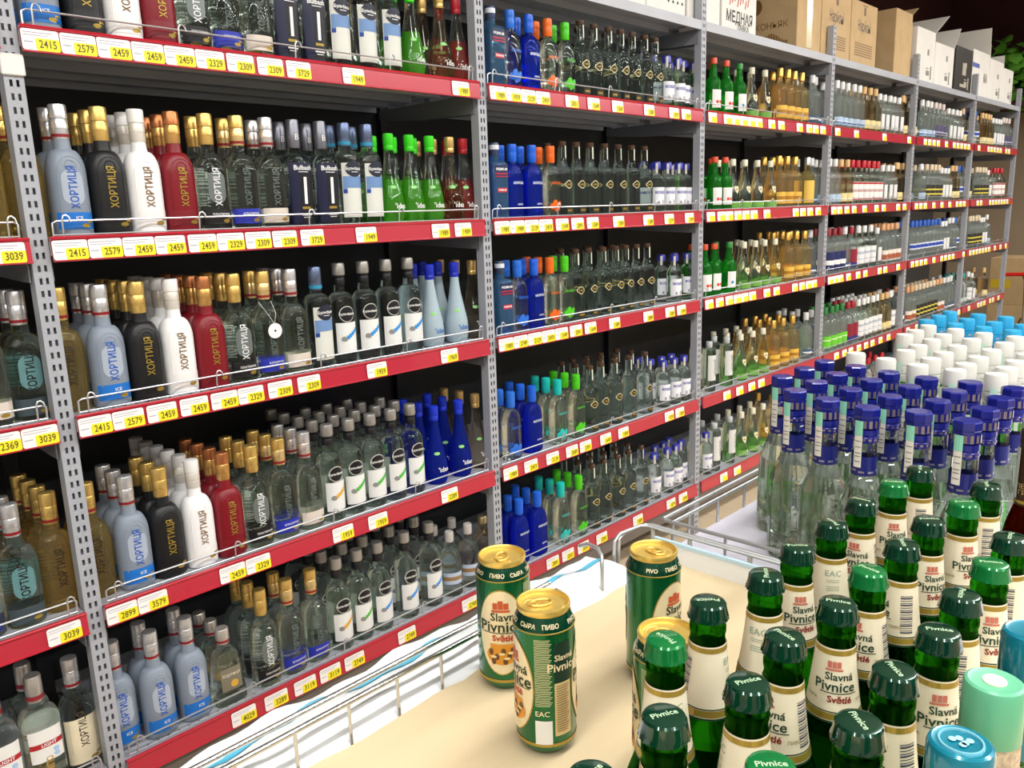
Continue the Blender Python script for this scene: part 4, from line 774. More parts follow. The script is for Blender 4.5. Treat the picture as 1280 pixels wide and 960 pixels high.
# ------------------------------------------------------------------ beer cans
CR = rnd([(0.0, 0.024), (0.002, 0.0255), (0.010, 0.0318), (0.013, 0.033), (0.146, 0.033), (0.1475, 0.0329), (0.158, 0.0285), (0.1605, 0.0276)])
M_can = P('can_green', hexc('0C6A38'), 0.25, 0.6, coat=0.4)
M_can2 = P('can_dark_green', hexc('0A4A34'), 0.22, 0.55, coat=0.5)
M_lid = P('can_lid_gold', hexc('F3D070'), 0.34, 0.7)
M_ovc = P('can_cream', hexc('F0DFB4'), 0.3, 0.2)
def can_parts():
    ov0, ov1 = 0.0, PI
    OV = oval(0.0300, 0.056, 36); OVi = oval(0.0287, 0.0545, 36)
    pr = [part('can_body', rings(CR, 40), M_can),
          part('shoulder', rings([(z, a + 0.0003, b + 0.0003, n_) for z, a, b, n_ in CR if z >= 0.146], 40, False, False), M_can2, ('lettering', join(*[text_on(CR, w, 0.0062, 0, 0.1525, 0.0012, wrap=a, bold=0.02) for a, w in ((-0.9, 'PIVO'), (-0.1, 'ПИВО'), (0.7, 'СЫРА'), (1.5, 'ПИВО'), (2.4, 'PIVO'), (3.3, 'СЫРА'))]), M_ovc)),
          part('gold_ring', join(tube([(0.0333 * math.sin(2 * PI * i / 40), 0.0333 * math.cos(2 * PI * i / 40), 0.1455) for i in range(40)], 0.0008, 5, True), band(CR, 0.0135, 0.0175, 0.0003, 40, 1)), M_goldp),
          part('lid', rings(rnd([(0.1595, 0.0272), (0.1625, 0.0288), (0.166, 0.0292), (0.168, 0.0286), (0.1682, 0.0272), (0.1665, 0.0262), (0.1635, 0.0256), (0.1630, 0.024), (0.1642, 0.0225), (0.1642, 0.0)]), 40, True, False), M_lid,
               ('pull_tab', join(tube([(0.0075 * math.sin(2 * PI * i / 20), -0.003 + 0.0125 * math.cos(2 * PI * i / 20), 0.1658) for i in range(20)], 0.0013, 6, True), tube([(0.0045 * math.sin(2 * PI * i / 14), -0.010 + 0.0042 * math.cos(2 * PI * i / 14), 0.1658) for i in range(14)], 0.001, 6, True), rings(rnd([(0.1642, 0.0032), (0.1662, 0.003), (0.1664, 0.001)]), 10)), M_lid),
               ('score_line', tube([(0.012 * math.sin(2 * PI * i / 20), -0.012 + 0.009 * math.cos(2 * PI * i / 20), 0.1643) for i in range(20)], 0.0004, 4, True), M_lid))]
    for a in (ov0, ov1):
        pr.append(part('oval_label', blob(CR, 0, 0.080, OV, 0.0004, wrap=a, nr=5), M_goldp,
            ('cream_field', blob(CR, 0, 0.080, OVi, 0.0007, wrap=a, nr=5), M_ovc),
            ('emblem', join(*[patch(CR, x, x + 0.006, 0.111, 0.119 + 0.003 * (k == 1), 0.0011, wrap=a, nu=2, nz=1) for k, x in enumerate((-0.0095, -0.003, 0.0035))], patch(CR, -0.011, 0.011, 0.107, 0.110, 0.0011, wrap=a, nu=4, nz=1)), flat('C4552E')),
            ('name_lettering', join(text_on(CR, 'Slavná', 0.0145, 0.005, 0.1005, 0.0013, wrap=a, bold=0.015), text_on(CR, 'Pivnice', 0.0195, 0.0, 0.0875, 0.0013, wrap=a, bold=0.015), patch(CR, -0.024, 0.025, 0.0795, 0.0805, 0.0012, wrap=a, nu=10, nz=1)), flat('16301F')),
            ('red_lettering', text_on(CR, 'Světlé', 0.0105, 0.002, 0.073, 0.0013, wrap=a, bold=0.03), flat('C0391F')),
            ('tavern_print', join(blob(CR, 0, 0.051, oval(0.019, 0.013, 20), 0.0011, wrap=a), patch(CR, -0.014, 0.015, 0.060, 0.0655, 0.0012, wrap=a, nu=6)), flat('E0952C')),
            ('tavern_figures', join(*[blob(CR, x, z, oval(0.003, 0.0045, 8), 0.0015, wrap=a) for x, z in ((-0.013, 0.055), (-0.006, 0.049), (0.002, 0.056), (0.009, 0.05), (0.013, 0.057), (-0.010, 0.043), (0.004, 0.043))]), flat('6B4420')),
            ('tavern_tables', join(*[blob(CR, x, z, oval(0.004, 0.0018, 8), 0.0018, wrap=a) for x, z in ((-0.010, 0.049), (0.006, 0.047), (0.0, 0.053), (0.011, 0.054))]), flat('F2DDA0'))))
    t0 = 1.22
    for a in (t0,):
        pr.append(part('text_block', join(*[patch(CR, -0.0095, 0.0065 + 0.0025 * ((k * 7) % 3) / 2, z, z + 0.0011, 0.0004, wrap=a, nu=4, nz=1) for k, z in enumerate([0.062 + 0.00205 * i for i in range(38)])]), P('can_print', hexc('B9BF8E'), 0.4, 0.2)))
        pr.append(part('mark_lettering', text_on(CR, 'EAC', 0.0085, -0.002, 0.053, 0.0005, wrap=a, bold=0.01), M_ovc, smooth=False))
        pr.append(part('white_field', patch(CR, -0.010, 0.0085, 0.017, 0.045, 0.0004, wrap=a, nu=5, nz=1), flat('E9E9E4')))
        pr.append(part('cream_field', patch(CR, 0.0115, 0.0315, 0.026, 0.088, 0.0004, wrap=a, nu=6, nz=2), P('can_tan', hexc('DCC08A'), 0.3, 0.2), ('fine_print', join(*[patch(CR, 0.0135, 0.026 + 0.003 * ((k * 5) % 4) / 3, z, z + 0.0008, 0.0008, wrap=a, nu=4, nz=1) for k, z in enumerate([0.031 + 0.0028 * i for i in range(20)])]), flat('5C5636'))))
        pr.append(part('dark_field', patch(CR, 0.0115, 0.0315, 0.089, 0.134, 0.0004, wrap=a, nu=6, nz=2), flat('0E2E20'), ('lettering', join(text_on(CR, 'Pivnice', 0.0135, 0.0225, 0.106, 0.0008, wrap=a, bold=0.015), text_on(CR, 'Slavná', 0.0095, 0.0235, 0.117, 0.0008, wrap=a, bold=0.015)), M_ovc)))
    return pr
CAN = ('beer_can', can_parts())
def face(x, y): return math.atan2(CAM.x - x, -(CAM.y - y))       # turn that points the front at the photographer's side
CANS = [(-1.131, -1.153, -0.12, 'green beer can with cream oval label, rearmost, beside the chrome rail'),
        (-1.189, -1.272, -1.28, 'green beer can showing its text block, standing alone at the front'),
        (-1.002, -1.286, 0.85, 'green beer can farthest right, oval label half turned away'),
        (-1.159, -1.408, -1.75, 'green beer can mostly hidden behind a green beer bottle')]
for x, y, ph, lab in CANS: spawn(CAN, (x, y, T + 0.0002), face(x, y) + ph, lab, 'can', 'beer cans on the board')

# ------------------------------------------------------------------ green beer bottles
BR = rnd([(0.0, 0.029), (0.003, 0.0325), (0.008, 0.0342), (0.118, 0.0342), (0.13, 0.0325), (0.145, 0.0275), (0.16, 0.0223), (0.175, 0.0195), (0.20, 0.0165), (0.222, 0.0145), (0.228, 0.0142), (0.231, 0.0150), (0.236, 0.0150), (0.238, 0.0140), (0.243, 0.0142), (0.248, 0.0142)])
NL = rnd([(0.158, 0.0231), (0.175, 0.0199), (0.20, 0.0169), (0.223, 0.0148)])
M_lab = P('neck_label_cream', hexc('F1E7CC'), 0.42)
M_dkg = flat('133A24')
M_cap = P('crown_green', hexc('083A28'), 0.15, 0.3, coat=1.0)
def beer_parts():
    crown = rings(rnd([(0.2420, 0.0160), (0.2425, 0.0165), (0.2465, 0.0158), (0.251, 0.0152), (0.2543, 0.0147), (0.2560, 0.0135), (0.2566, 0.011), (0.2568, 0.0)]), 42, True, False, mod=lambda z, i: (0.05 * (i % 2) if z < 0.2445 else (0.03 * (i % 2) if z < 0.248 else 0)))
    ca, ba, ea = 0.0, 1.65, -2.0
    bars = join(*[patch(NL, -0.004, 0.007, z, z + (0.0007 if k % 3 else 0.0014), 0.0008, wrap=ba, nu=3, nz=1) for k, z in enumerate([0.173 + 0.0022 * i for i in range(17)])])
    return [part('bottle_body', rings(BR, 36), M_beer_g),
            part('neck_label', band(NL, 0.160, 0.222, 0.0003, 36, 6), M_lab,
                 ('gold_band', band(NL, 0.1625, 0.168, 0.0006, 36, 1), M_goldp), ('gold_band', band(NL, 0.2165, 0.2208, 0.0006, 36, 1), M_goldp),
                 ('dark_line', band(NL, 0.1685, 0.1695, 0.0006, 36, 1), M_dkg), ('dark_line', band(NL, 0.1602, 0.1618, 0.0006, 36, 1), M_dkg),
                 ('emblem', join(*[patch(NL, x, x + 0.003, 0.206, 0.2115, 0.0008, wrap=ca, nu=2, nz=1) for x in (-0.005, -0.0015, 0.002)], patch(NL, -0.0065, 0.0065, 0.2035, 0.2052, 0.0008, wrap=ca, nu=4, nz=1)), flat('C8705E')),
                 ('name_lettering', join(text_on(NL, 'Slavná', 0.0088, 0.004, 0.1985, 0.0009, wrap=ca, bold=0.018), text_on(NL, 'Pivnice', 0.0115, 0.001, 0.190, 0.0009, wrap=ca, bold=0.018), patch(NL, -0.010, 0.019, 0.1845, 0.1853, 0.0008, wrap=ca, nu=8, nz=1)), flat('23402C')),
                 ('red_lettering', text_on(NL, 'Světlé', 0.0075, 0.005, 0.1795, 0.0009, wrap=ca, bold=0.03), flat('8E2B22')),
                 ('small_lettering', join(text_on(NL, 'СЫРА', 0.0038, -0.018, 0.178, 0.0008, wrap=ca), text_on(NL, 'ПИВО', 0.0038, 0.024, 0.178, 0.0008, wrap=ca)), flat('8C7A3C')),
                 ('bar_code', bars, flat('3A3E58')),
                 ('mark_lettering', join(text_on(NL, 'EAC', 0.0085, 0.0, 0.207, 0.0008, wrap=ea, bold=0.005), *[patch(NL, -0.006, 0.006, z, z + 0.0006, 0.0008, wrap=ea, nu=4, nz=1) for z in (0.2, 0.198, 0.1935, 0.1915, 0.1895)]), flat('8FA893'))),
            part('crown_cap', crown, M_cap, ('cap_lettering', text_flat('Pivnice', 0.0068, lambda a, b: (a, b, 0.25695 - (a * a + b * b) * 3.5), 0.02), P('cap_print', hexc('A9C3A0'), 0.35)), angle=25),
            part('foot_label', patch(BR, -0.03, 0.03, 0.025, 0.10, 0.0005, wrap=0, nu=10), M_lab)]
BEER = ('beer_bottle', beer_parts())
# x, y, turn of the lettering away from the photographer's side (radians, + = right)
BEERS = [(-1.231, -1.494, -2.9), (-1.154, -1.506, 1.7), (-1.08, -1.501, 0.3), (-1.002, -1.502, 2.2), (-0.92, -1.50, -0.3), (-0.84, -1.506, 0.2), (-0.768, -1.512, -1.5),
         (-0.934, -1.573, 0.4), (-1.011, -1.573, -1.3), (-1.089, -1.571, -0.5), (-1.166, -1.575, 0.0), (-1.243, -1.566, -0.7), (-1.317, -1.575, 0.6),
         (-1.162, -1.650, 0.25), (-1.238, -1.644, -1.0), (-1.312, -1.648, -1.0), (-1.386, -1.626, 0.3), (-1.088, -1.645, -1.6), (-0.86, -1.585, 0.5), (-1.008, -1.647, 0.3),
         (-0.932, -1.645, -1.6), (-0.785, -1.588, -1.4), (-1.305, -1.501, 2.4), (-1.386, -1.553, 0.5), (-1.461, -1.553, 1.0)]
COLW = ['nearest the board edge', 'middle', 'innermost']
LAB_B = ['green beer bottle showing its recycling mark, nearest the cans', 'green beer bottle second along the left edge row', 'green beer bottle third along the left edge row, lettering facing out',
         'green beer bottle fourth along the left edge row, recycling mark facing out', 'green beer bottle fifth along the left edge row', 'green beer bottle sixth along the left edge row, lettering facing out', 'green beer bottle farthest back in the left edge row',
         'green beer bottle fourth from the back of the middle row, lettering half turned', 'green beer bottle with bar code, behind the fully lettered one', 'green beer bottle right behind the fully lettered bottle', 'green beer bottle whose full red and green lettering faces out',
         'green beer bottle with bar code in front of the fully lettered one', 'green beer bottle second from the front of the middle row', 'green beer bottle beside the pale green capped jar, lettering half hidden', 'green beer bottle in the right row, between lettered and bar code bottles',
         'green beer bottle left of the teal capped bottle', 'green beer bottle with bright green cap cut by the bottom edge', 'green beer bottle with bar code at the right row, behind the jar', 'green beer bottle third from the back of the middle row',
         'green beer bottle in the right row with lettering facing out', 'green beer bottle with bar code by the right picture edge', 'green beer bottle with bar code below the brown capped bottle', 'green beer bottle standing in front of the hidden can',
         'green beer bottle at the front left of the crowd', 'green beer bottle at the bottom edge with only its cap visible']
LITE = {4, 5, 7, 9, 13, 16, 18, 19, 22}
M_capl = P('crown_bright_green', hexc('0F7A3C'), 0.18, 0.3, coat=0.8)
for i, ((x, y, ph), lab) in enumerate(zip(BEERS, LAB_B)):
    r = spawn(BEER, (x, y, T + 0.0002), face(x, y) + ph, lab, 'bottle', 'green beer bottles on the board')
    if i in (5, 9, 16, 18, 19, 22):                                   # some crowns are a lighter green
        for c in r.children:
            if c.name.startswith('crown_cap'): c.material_slots[0].link = 'OBJECT'; c.material_slots[0].material = M_capl

# ------------------------------------------------------------------ capped jars at the right front
JR = rnd([(0, 0.026), (0.003, 0.0298), (0.16, 0.0298), (0.19, 0.0240), (0.215, 0.0170), (0.24, 0.0158), (0.255, 0.0156)])
def jar(capm, capname, bodym, neckm, word=None):
    pr = [part('bottle_body', rings(JR, 32), bodym),
          part('neck_sleeve', rings(rnd([(0.216, 0.0176), (0.23, 0.0170), (0.268, 0.0162)]), 32, False, False), neckm, *([('lettering', text_on(JR, word, 0.014, 0, 0.165, 0.0022, wrap=0, bold=0.02), M_goldp)] if word else [])),
          part('cap', rings(rnd([(0.264, 0.0160), (0.265, 0.0166), (0.2965, 0.0162), (0.299, 0.0154), (0.300, 0.0138), (0.2995, 0.0112), (0.2995, 0.0)]), 36, True, False), capm)]
    return pr
jc = jar(P('mint_cap', hexc('6FC59A'), 0.3, trans=0.2), 'cap', M_glass, P('speckled_sleeve', hexc('C2AE92'), 0.5, vary=(300.0, 0.35)), 'K I')
jc.append(part('cap_sticker', rings(rnd([(0.2996, 0.0065), (0.3002, 0.0063), (0.3003, 0.0)]), 20, False, False), flat('F2E6C8')))
jc.append(part('green_band', band(JR, 0.14, 0.212, 0.0006, 32, 6), flat('2F9A4A')))
spawn(('spirit_bottle', jc), (-1.288, -1.714, T + 0.0002), face(-1.288, -1.714) + 0.4, 'clear bottle with mint-green cap and cream dot sticker', 'bottle', None)
tealc = P('teal_cap', hexc('0D7C93'), 0.2, 0.2, coat=0.7)
jt = jar(tealc, 'cap', M_glass, tealc)
jt.append(part('cap_emblem', rings(rnd([(0.2994, 0.0112), (0.3006, 0.0109), (0.3006, 0.0100), (0.2996, 0.0097)]), 24, False, False), P('pale_teal', hexc('7FC4D6'), 0.25, 0.3), ('cap_mark', join(*[([(x + 0.002 * math.sin(2 * PI * k / 8), y + 0.0022 * math.cos(2 * PI * k / 8), 0.3003) for k in range(8)], [tuple(range(7, -1, -1))]) for x, y in ((-0.004, 0), (-0.001, 0.002), (0.002, -0.001), (0.004, 0.002), (0.001, -0.003))]), P('pale_teal2', hexc('A9DAE6'), 0.25, 0.3))))
spawn(('spirit_bottle', jt), (-1.360, -1.716, T + 0.0002), face(-1.36, -1.716), 'bottle with glossy teal cap cut by the bottom edge', 'bottle', 'teal capped bottles')
jt2 = jar(tealc, 'cap', M_glass, tealc)
spawn(('spirit_bottle', jt2), (-1.211, -1.716, T + 0.0002), face(-1.211, -1.716) - 0.3, 'bottle with teal cap and sleeve cut by the right edge', 'bottle', 'teal capped bottles')

# ------------------------------------------------------------------ second bin: vodka bottles with eight-sided blue caps
VR = [(0, 0.037, 0.0285, 2.4), (0.004, 0.0396, 0.0320, 2.4), (0.02, 0.0401, 0.0325, 2.4), (0.12, 0.0390, 0.0318, 2.4), (0.137, 0.0384, 0.0312, 2.4), (0.170, 0.0215, 0.0205, 2.0), (0.176, 0.0178, 0.0178, 2), (0.245, 0.0160, 0.0160, 2)]
M_blc = P('cobalt_cap', hexc('182082'), 0.24, 0.1, coat=0.4)
def octcap(zr): return rings(rnd(zr), 8)
vk = [part('bottle_body', rings(VR, 12), M_vodka, ('shoulder_ridge', tube([onface(VR, -0.036 * math.cos(PI * i / 10), 0.138 - 0.012 * math.sin(PI * i / 10), 0.0003) for i in range(1, 10)], 0.0012, 5), M_glass), angle=18),
      part('cap', octcap([(0.249, 0.0160), (0.250, 0.0178), (0.266, 0.0180), (0.268, 0.0190), (0.278, 0.0190), (0.280, 0.0175), (0.280, 0.0)]), M_blc, angle=20),
      part('neck_sleeve', rings(rnd([(0.228, 0.0166), (0.229, 0.0176), (0.236, 0.0178), (0.237, 0.0170), (0.239, 0.0170), (0.24, 0.0180), (0.248, 0.0178)]), 24), M_blc, ('silver_dots', join(*[patch(rnd([(0.22, 0.0181), (0.28, 0.0181)]), -0.002, 0.002, 0.232, 0.235, 0.0004, wrap=2 * PI * k / 14, nu=1, nz=1) for k in range(14)], *[patch(rnd([(0.22, 0.0181), (0.28, 0.0181)]), -0.0022, 0.0022, 0.251, 0.262, 0.0006, wrap=2 * PI * k / 14, nu=1, nz=1) for k in range(14)]), metal('9A8E9A', 0.25))),
      part('collar_label', band(VR, 0.179, 0.208, 0.0006, 24, 2), flat('1B2370', 0.35), ('silver_swirl', join(*[patch(VR, -0.016 + 0.012 * k, -0.008 + 0.012 * k, 0.183 + 0.002 * (k % 2), 0.186 + 0.002 * (k % 2), 0.001, wrap=a, nu=2, nz=1) for k in range(3) for a in (0, 2.1, -2.1)]), metal('A9A4B8', 0.3))),
      part('oval_label', blob(VR, 0.0, 0.092, oval(0.013, 0.019, 24), 0.0009), flat('141A4A', 0.35), ('script_mark', join(patch(VR, -0.008, 0.009, 0.091, 0.0955, 0.0016, nu=4, nz=1), patch(VR, -0.004, 0.006, 0.086, 0.0875, 0.0016, nu=3, nz=1)), M_white)),
      part('embossing', join(*[patch(VR, -0.027, -0.017 + 0.003 * (k % 2), 0.035 + 0.009 * k, 0.0395 + 0.009 * k, 0.0007, nu=2, nz=1) for k in range(11)]), M_glass, smooth=False), part('foot_tag', patch(VR, -0.006, 0.007, 0.022, 0.028, 0.0008, nu=3, nz=1), flat('22242C'))]
seal = part('seal_strip', patch(rnd([(0.17, 0.0186), (0.28, 0.0183)]), -0.0055, 0.0055, 0.192, 0.262, 0.0016, wrap=-1.75, nu=3, nz=3), flat('E6E4DA'), ('mint_end', patch(rnd([(0.17, 0.0186), (0.28, 0.0183)]), -0.0056, 0.0056, 0.240, 0.262, 0.0020, wrap=-1.75, nu=3, nz=1), flat('8FD6BC')), ('seal_print', join(*[patch(rnd([(0.17, 0.0186), (0.28, 0.0183)]), -0.004, 0.004, z, z + 0.0015, 0.0020, wrap=-1.75, nu=2, nz=1) for z in (0.2, 0.208, 0.213, 0.222, 0.231)]), flat('8C8A86')))
VOD = ('vodka_bottle', vk + [seal])
VROWS = [[-0.456, -0.367, -0.280], [-0.547, -0.466, -0.382, -0.298], [-0.577, -0.490, -0.402, -0.320], [-0.595, -0.505, -0.418, -0.335], [-0.580, -0.496, -0.414, -0.332], [-0.592, -0.508, -0.425, -0.343]]
ROWN = ['first', 'second', 'third', 'fourth', 'fifth', 'sixth']
for j, row in enumerate(VROWS):
    y = -1.185 - 0.066 * j
    for i, x in enumerate(row):
        spawn(VOD, (x, y, T + 0.0002), math.radians(random.uniform(-3, 3)), 'blue capped vodka bottle in bin, %s from front of %s row from the rack' % (ORD[i], ROWN[j]), 'bottle', 'blue capped vodka bottles in the bin')
# white and aqua capped bottles behind them
WR = rnd([(0, 0.026), (0.003, 0.0295), (0.15, 0.0295), (0.175, 0.022), (0.195, 0.0172), (0.22, 0.0160), (0.24, 0.0158)])
def capped(capm, bodym, labm, strip):
    pr = [part('bottle_body', rings(WR, 24), bodym),
          part('cap', rings(rnd([(0.222, 0.0165), (0.224, 0.0176), (0.236, 0.0178), (0.2365, 0.0166), (0.239, 0.0166), (0.2395, 0.0180), (0.252, 0.0180), (0.2525, 0.0167), (0.255, 0.0167), (0.2555, 0.0182), (0.279, 0.0180), (0.283, 0.0165), (0.285, 0.0)]), 28, True, False), capm, ('cap_print', join(*[patch(rnd([(0.22, 0.018), (0.29, 0.018)]), -0.004, 0.004, 0.243, 0.247, 0.0004, wrap=2 * PI * k / 8, nu=2, nz=1) for k in range(8)]), flat('B9B7B2'))),
          part('neck_label', band(WR, 0.188, 0.218, 0.0007, 24, 3), labm),
          part('body_label', band(WR, 0.05, 0.145, 0.0006, 24, 1), labm)]
    if strip: pr.append(part('seal_strip', patch(rnd([(0.17, 0.0185), (0.28, 0.0183)]), -0.005, 0.005, 0.19, 0.262, 0.001, wrap=-1.75, nu=3, nz=1), flat('BFE0CF')))
    return pr
WHITEB = ('white_capped_bottle', capped(P('cap_white', hexc('D8D6CF'), 0.35), M_lime_g, flat('DADBD4'), True))
AQUAB = ('aqua_capped_bottle', capped(P('cap_aqua', hexc('2FA4D4'), 0.3), M_sky_g, flat('4FA8CE'), False))
WROWS = [(-1.205, [-0.185, 0.098, 0.172, 0.262]), (-1.272, [-0.215, -0.105, -0.030, 0.059, 0.139, 0.232]), (-1.337, [-0.244, -0.168, -0.090, 0.0, 0.105, 0.200]), (-1.402, [-0.256, -0.190, -0.110, -0.015, 0.085, 0.180]), (-1.466, [-0.258, -0.190, -0.118, -0.035, 0.06, 0.15]), (-1.531, [-0.258, -0.18])]
for j, (y, xs) in enumerate(WROWS):
    for i, x in enumerate(xs): spawn(WHITEB, (x, y + 0.012 * x, T + 0.0002), math.radians(random.uniform(-20, 20)), 'white capped bottle in bin, %s from front of %s row from the rack' % (ORD[i], ROWN[j]), 'bottle', 'white capped bottles in the bin')
AROWS = [(-1.172, [0.355, 0.450, 0.545]), (-1.245, [0.323, 0.420, 0.520]), (-1.312, [0.297, 0.390, 0.50]), (-1.375, [0.275, 0.374, 0.478]), (-1.44, [0.25, 0.35, 0.46])]
for j, (y, xs) in enumerate(AROWS):
    for i, x in enumerate(xs): spawn(AQUAB, (x, y + 0.008 * x, T + 0.0002), 0.0, 'aqua capped bottle in bin, %s from front of %s row from the rack' % (ORD[i], ROWN[j]), 'bottle', 'aqua capped bottles in the bin')
# brown bottles
NR = rnd([(0, 0.026), (0.003, 0.0298), (0.13, 0.0298), (0.16, 0.0245), (0.185, 0.0172), (0.24, 0.0152)])
BRN = ('brandy_bottle', [part('bottle_body', rings(NR, 28), M_brown_g),
    part('neck_sleeve', rings(rnd([(0.186, 0.0178), (0.20, 0.0172), (0.262, 0.0168), (0.264, 0.0160), (0.267, 0.0172), (0.282, 0.0170), (0.285, 0.0155), (0.285, 0.0)]), 28, True, False), P('brown_sleeve', hexc('3E2718'), 0.3, 0.2), ('lettering', join(text_on(rnd([(0.18, 0.0172), (0.29, 0.0172)]), 'ЛЕГЕНДА', 0.0085, 0, 0.212, 0.001, wrap=0.0, bold=0.01), text_on(rnd([(0.18, 0.0172), (0.29, 0.0172)]), 'ГРУЗИИ', 0.0085, 0, 0.204, 0.001, wrap=0.0, bold=0.01)), metal('C9B078', 0.35)), ('gold_band', rings(rnd([(0.189, 0.0181), (0.193, 0.0179)]), 28, False, False), M_goldp)),
    part('label', patch(NR, -0.022, 0.022, 0.06, 0.115, 0.0006, wrap=0, nu=8), flat('2A1712'), ('round_print', blob(NR, 0, 0.095, oval(0.013, 0.013, 18), 0.0012, wrap=0), flat('C89A84')), ('inner_print', blob(NR, 0, 0.095, oval(0.008, 0.008, 18), 0.0016, wrap=0), flat('2A1712'))),
    part('seal_strip', patch(rnd([(0.18, 0.0180), (0.29, 0.0174)]), -0.005, 0.005, 0.195, 0.262, 0.0012, wrap=-1.3, nu=3, nz=1), flat('C9D8CC'))])
for x, y, lab in ((-0.614, -1.60, 'brown sleeved brandy bottle, front one behind the green beer bottles'), (-0.550, -1.615, 'brown sleeved brandy bottle half hidden behind another brown one'), (-0.612, -1.69, 'brown brandy bottle with round pink label at the right edge')):
    spawn(BRN, (x, y, T + 0.0002), face(x, y) + (0.1 if y > -1.65 else 0.5), lab, 'bottle', 'brown brandy bottles in the bin')
# ------------------------------------------------------------------ cartons on top of the rack
M_cb = P('carton_brown', hexc('C4A67A'), 0.75, vary=(14.0, 0.07))
M_cw = P('carton_white', hexc('E6E3DC'), 0.6, vary=(10.0, 0.03))
M_ck = P('carton_black', hexc('2A241D'), 0.5)
LASTC = ['']
ZT = LZ[0] + 0.0002
def carton(x0, x1, y0, y1, h, mat, label, prints=(), flaps=(), seam=True):
    r = empty('carton', ((x0 + x1) / 2, (y0 + y1) / 2, ZT)); w, d = (x1 - x0) / 2, (y1 - y0) / 2
    tag(r, label, 'carton', 'cartons on top of the rack')
    ob('carton_body', mk('carton_body', *cbox(-w, w, -d, d, 0, h, 0.003), False), mat, r); LASTC[0] = r.name
    if seam: ob('tape', mk('tape', *join(box(-w, w, -0.02, 0.02, h - 0.0005, h + 0.0008)), False), P('tape', hexc('C9B48C'), 0.25), r)
    for (txt, size, u, z, m_, fc, bold, sx) in prints:              # fc: front or side face
        pl = (lambda a, b, u=u, z=z: (u + a, -d - 0.0006, z + b)) if fc == 'f' else (lambda a, b, u=u, z=z: (-w - 0.0006, u - a, z + b))
        ob('print', mk('print', *text_flat(txt, size, pl, bold, sx), False), m_, r)
    for (ux, uy, ang, wd_, ln, edge) in flaps:                      # opened lid flaps
        c, s = math.cos(ang), math.sin(ang)
        if edge == 'r': v = [(w, -d, h), (w, d, h), (w + ln * c, d, h + ln * s), (w + ln * c, -d, h + ln * s)]
        elif edge == 'l': v = [(-w, -d, h), (-w, d, h), (-w - ln * c, d, h + ln * s), (-w - ln * c, -d, h + ln * s)]
        else: v = [(-w, -d, h), (w, -d, h), (w, -d - ln * c, h + ln * s), (-w, -d - ln * c, h + ln * s)]
        n_ = (Vector(v[1]) - Vector(v[0])).cross(Vector(v[3]) - Vector(v[0])).normalized() * 0.003
        ob('flap', mk('flap', [Vector(p) for p in v] + [Vector(p) + n_ for p in v], [(0, 1, 2, 3), (7, 6, 5, 4), (0, 4, 5, 1), (1, 5, 6, 2), (2, 6, 7, 3), (3, 7, 4, 0)], False), mat, r)
    return r
def block(u0, u1, z0, z1): return u0, u1, z0, z1
RD, DK, GD = flat('C4442E'), flat('1E1B18'), flat('7A5A30')
carton(0.60, 0.90, 0.036, 0.40, 0.34, M_cw, 'white carton farthest left on the rack top')
carton(0.905, 1.17, 0.036, 0.40, 0.34, M_cw, 'white carton with dotted print beside the slotted post', [('• • • •', 0.05, 0.06, 0.05, DK, 'f', 0, 1)])
carton(1.19, 1.44, 0.04, 0.40, 0.34, M_cw, 'plain white carton behind the slotted post')
carton(1.45, 1.745, 0.036, 0.36, 0.34, M_cw, 'white carton with red script and black capitals', [('МЕДНАЯ', 0.062, 0.0, 0.06, DK, 'f', 0.02, 0.85), ('ЛАВКА', 0.036, 0.03, 0.022, DK, 'f', 0.02, 0.85)])
ob('red_scroll', mk('red_scroll', *join(*[([(-0.09 + 0.022 * k + dx, -0.1626, 0.105 + 0.01 * (k % 3) + dz) for dx, dz in ((0, 0), (0.008, 0), (0.017, 0.034), (0.009, 0.034))], [(0, 1, 2, 3)]) for k in range(8)]), False), RD, bpy.data.objects[LASTC[0]])
r = carton(2.15, 2.41, 0.036, 0.42, 0.40, M_cb, 'brown cognac carton with a taped bright front', [('КОНЬЯК', 0.042, -0.06, 0.125, GD, 's', 0.0, 1.0)])
ob('landscape_print', mk('landscape_print', *join(*[([(-0.1306, 0.15 - 0.013 * i, 0.03), (-0.1306, 0.14 - 0.013 * i, 0.03), (-0.1306, 0.14 - 0.013 * i, 0.07 + 0.02 * math.sin(i * 0.5)), (-0.1306, 0.15 - 0.013 * i, 0.07 + 0.02 * math.sin(i * 0.5))], [(0, 1, 2, 3)]) for i in range(23)]), False), flat('8A6A3C'), r)
ob('crest_print', mk('crest_print', [(-0.1306, 0.02 + 0.03 * math.cos(2 * PI * i / 20), 0.22 + 0.035 * math.sin(2 * PI * i / 20)) for i in range(20)], [tuple(range(20))], False), GD, r)
ob('tape', mk('tape', *box(-0.03, 0.03, -0.1932, -0.1922, 0.02, 0.40), False), P('shiny_tape', hexc('D6C7A2'), 0.15), r)
for i, (a, b, nm) in enumerate([(2.42, 2.775, 'left'), (2.785, 3.14, 'right')]):
    r = carton(a, b, 0.036, 0.36, 0.325, M_cb, '%s one of the twin brown cartons with black gothic lettering' % nm, [('Нарйоні', 0.075, 0.0, 0.20, DK, 'f', 0.0, 0.62)])
    ob('fine_print', mk('fine_print', *join(*[box(-0.12, 0.12, -0.1632, -0.1622, 0.05 + 0.012 * k, 0.056 + 0.012 * k) for k in range(6)]), False), flat('8C6C40'), r)
    ob('crest_print', mk('crest_print', *join(box(-0.012, 0.012, -0.1632, -0.1622, 0.26, 0.30), box(-0.03, 0.03, -0.1632, -0.1622, 0.305, 0.31)), False), flat('6B5030'), r)
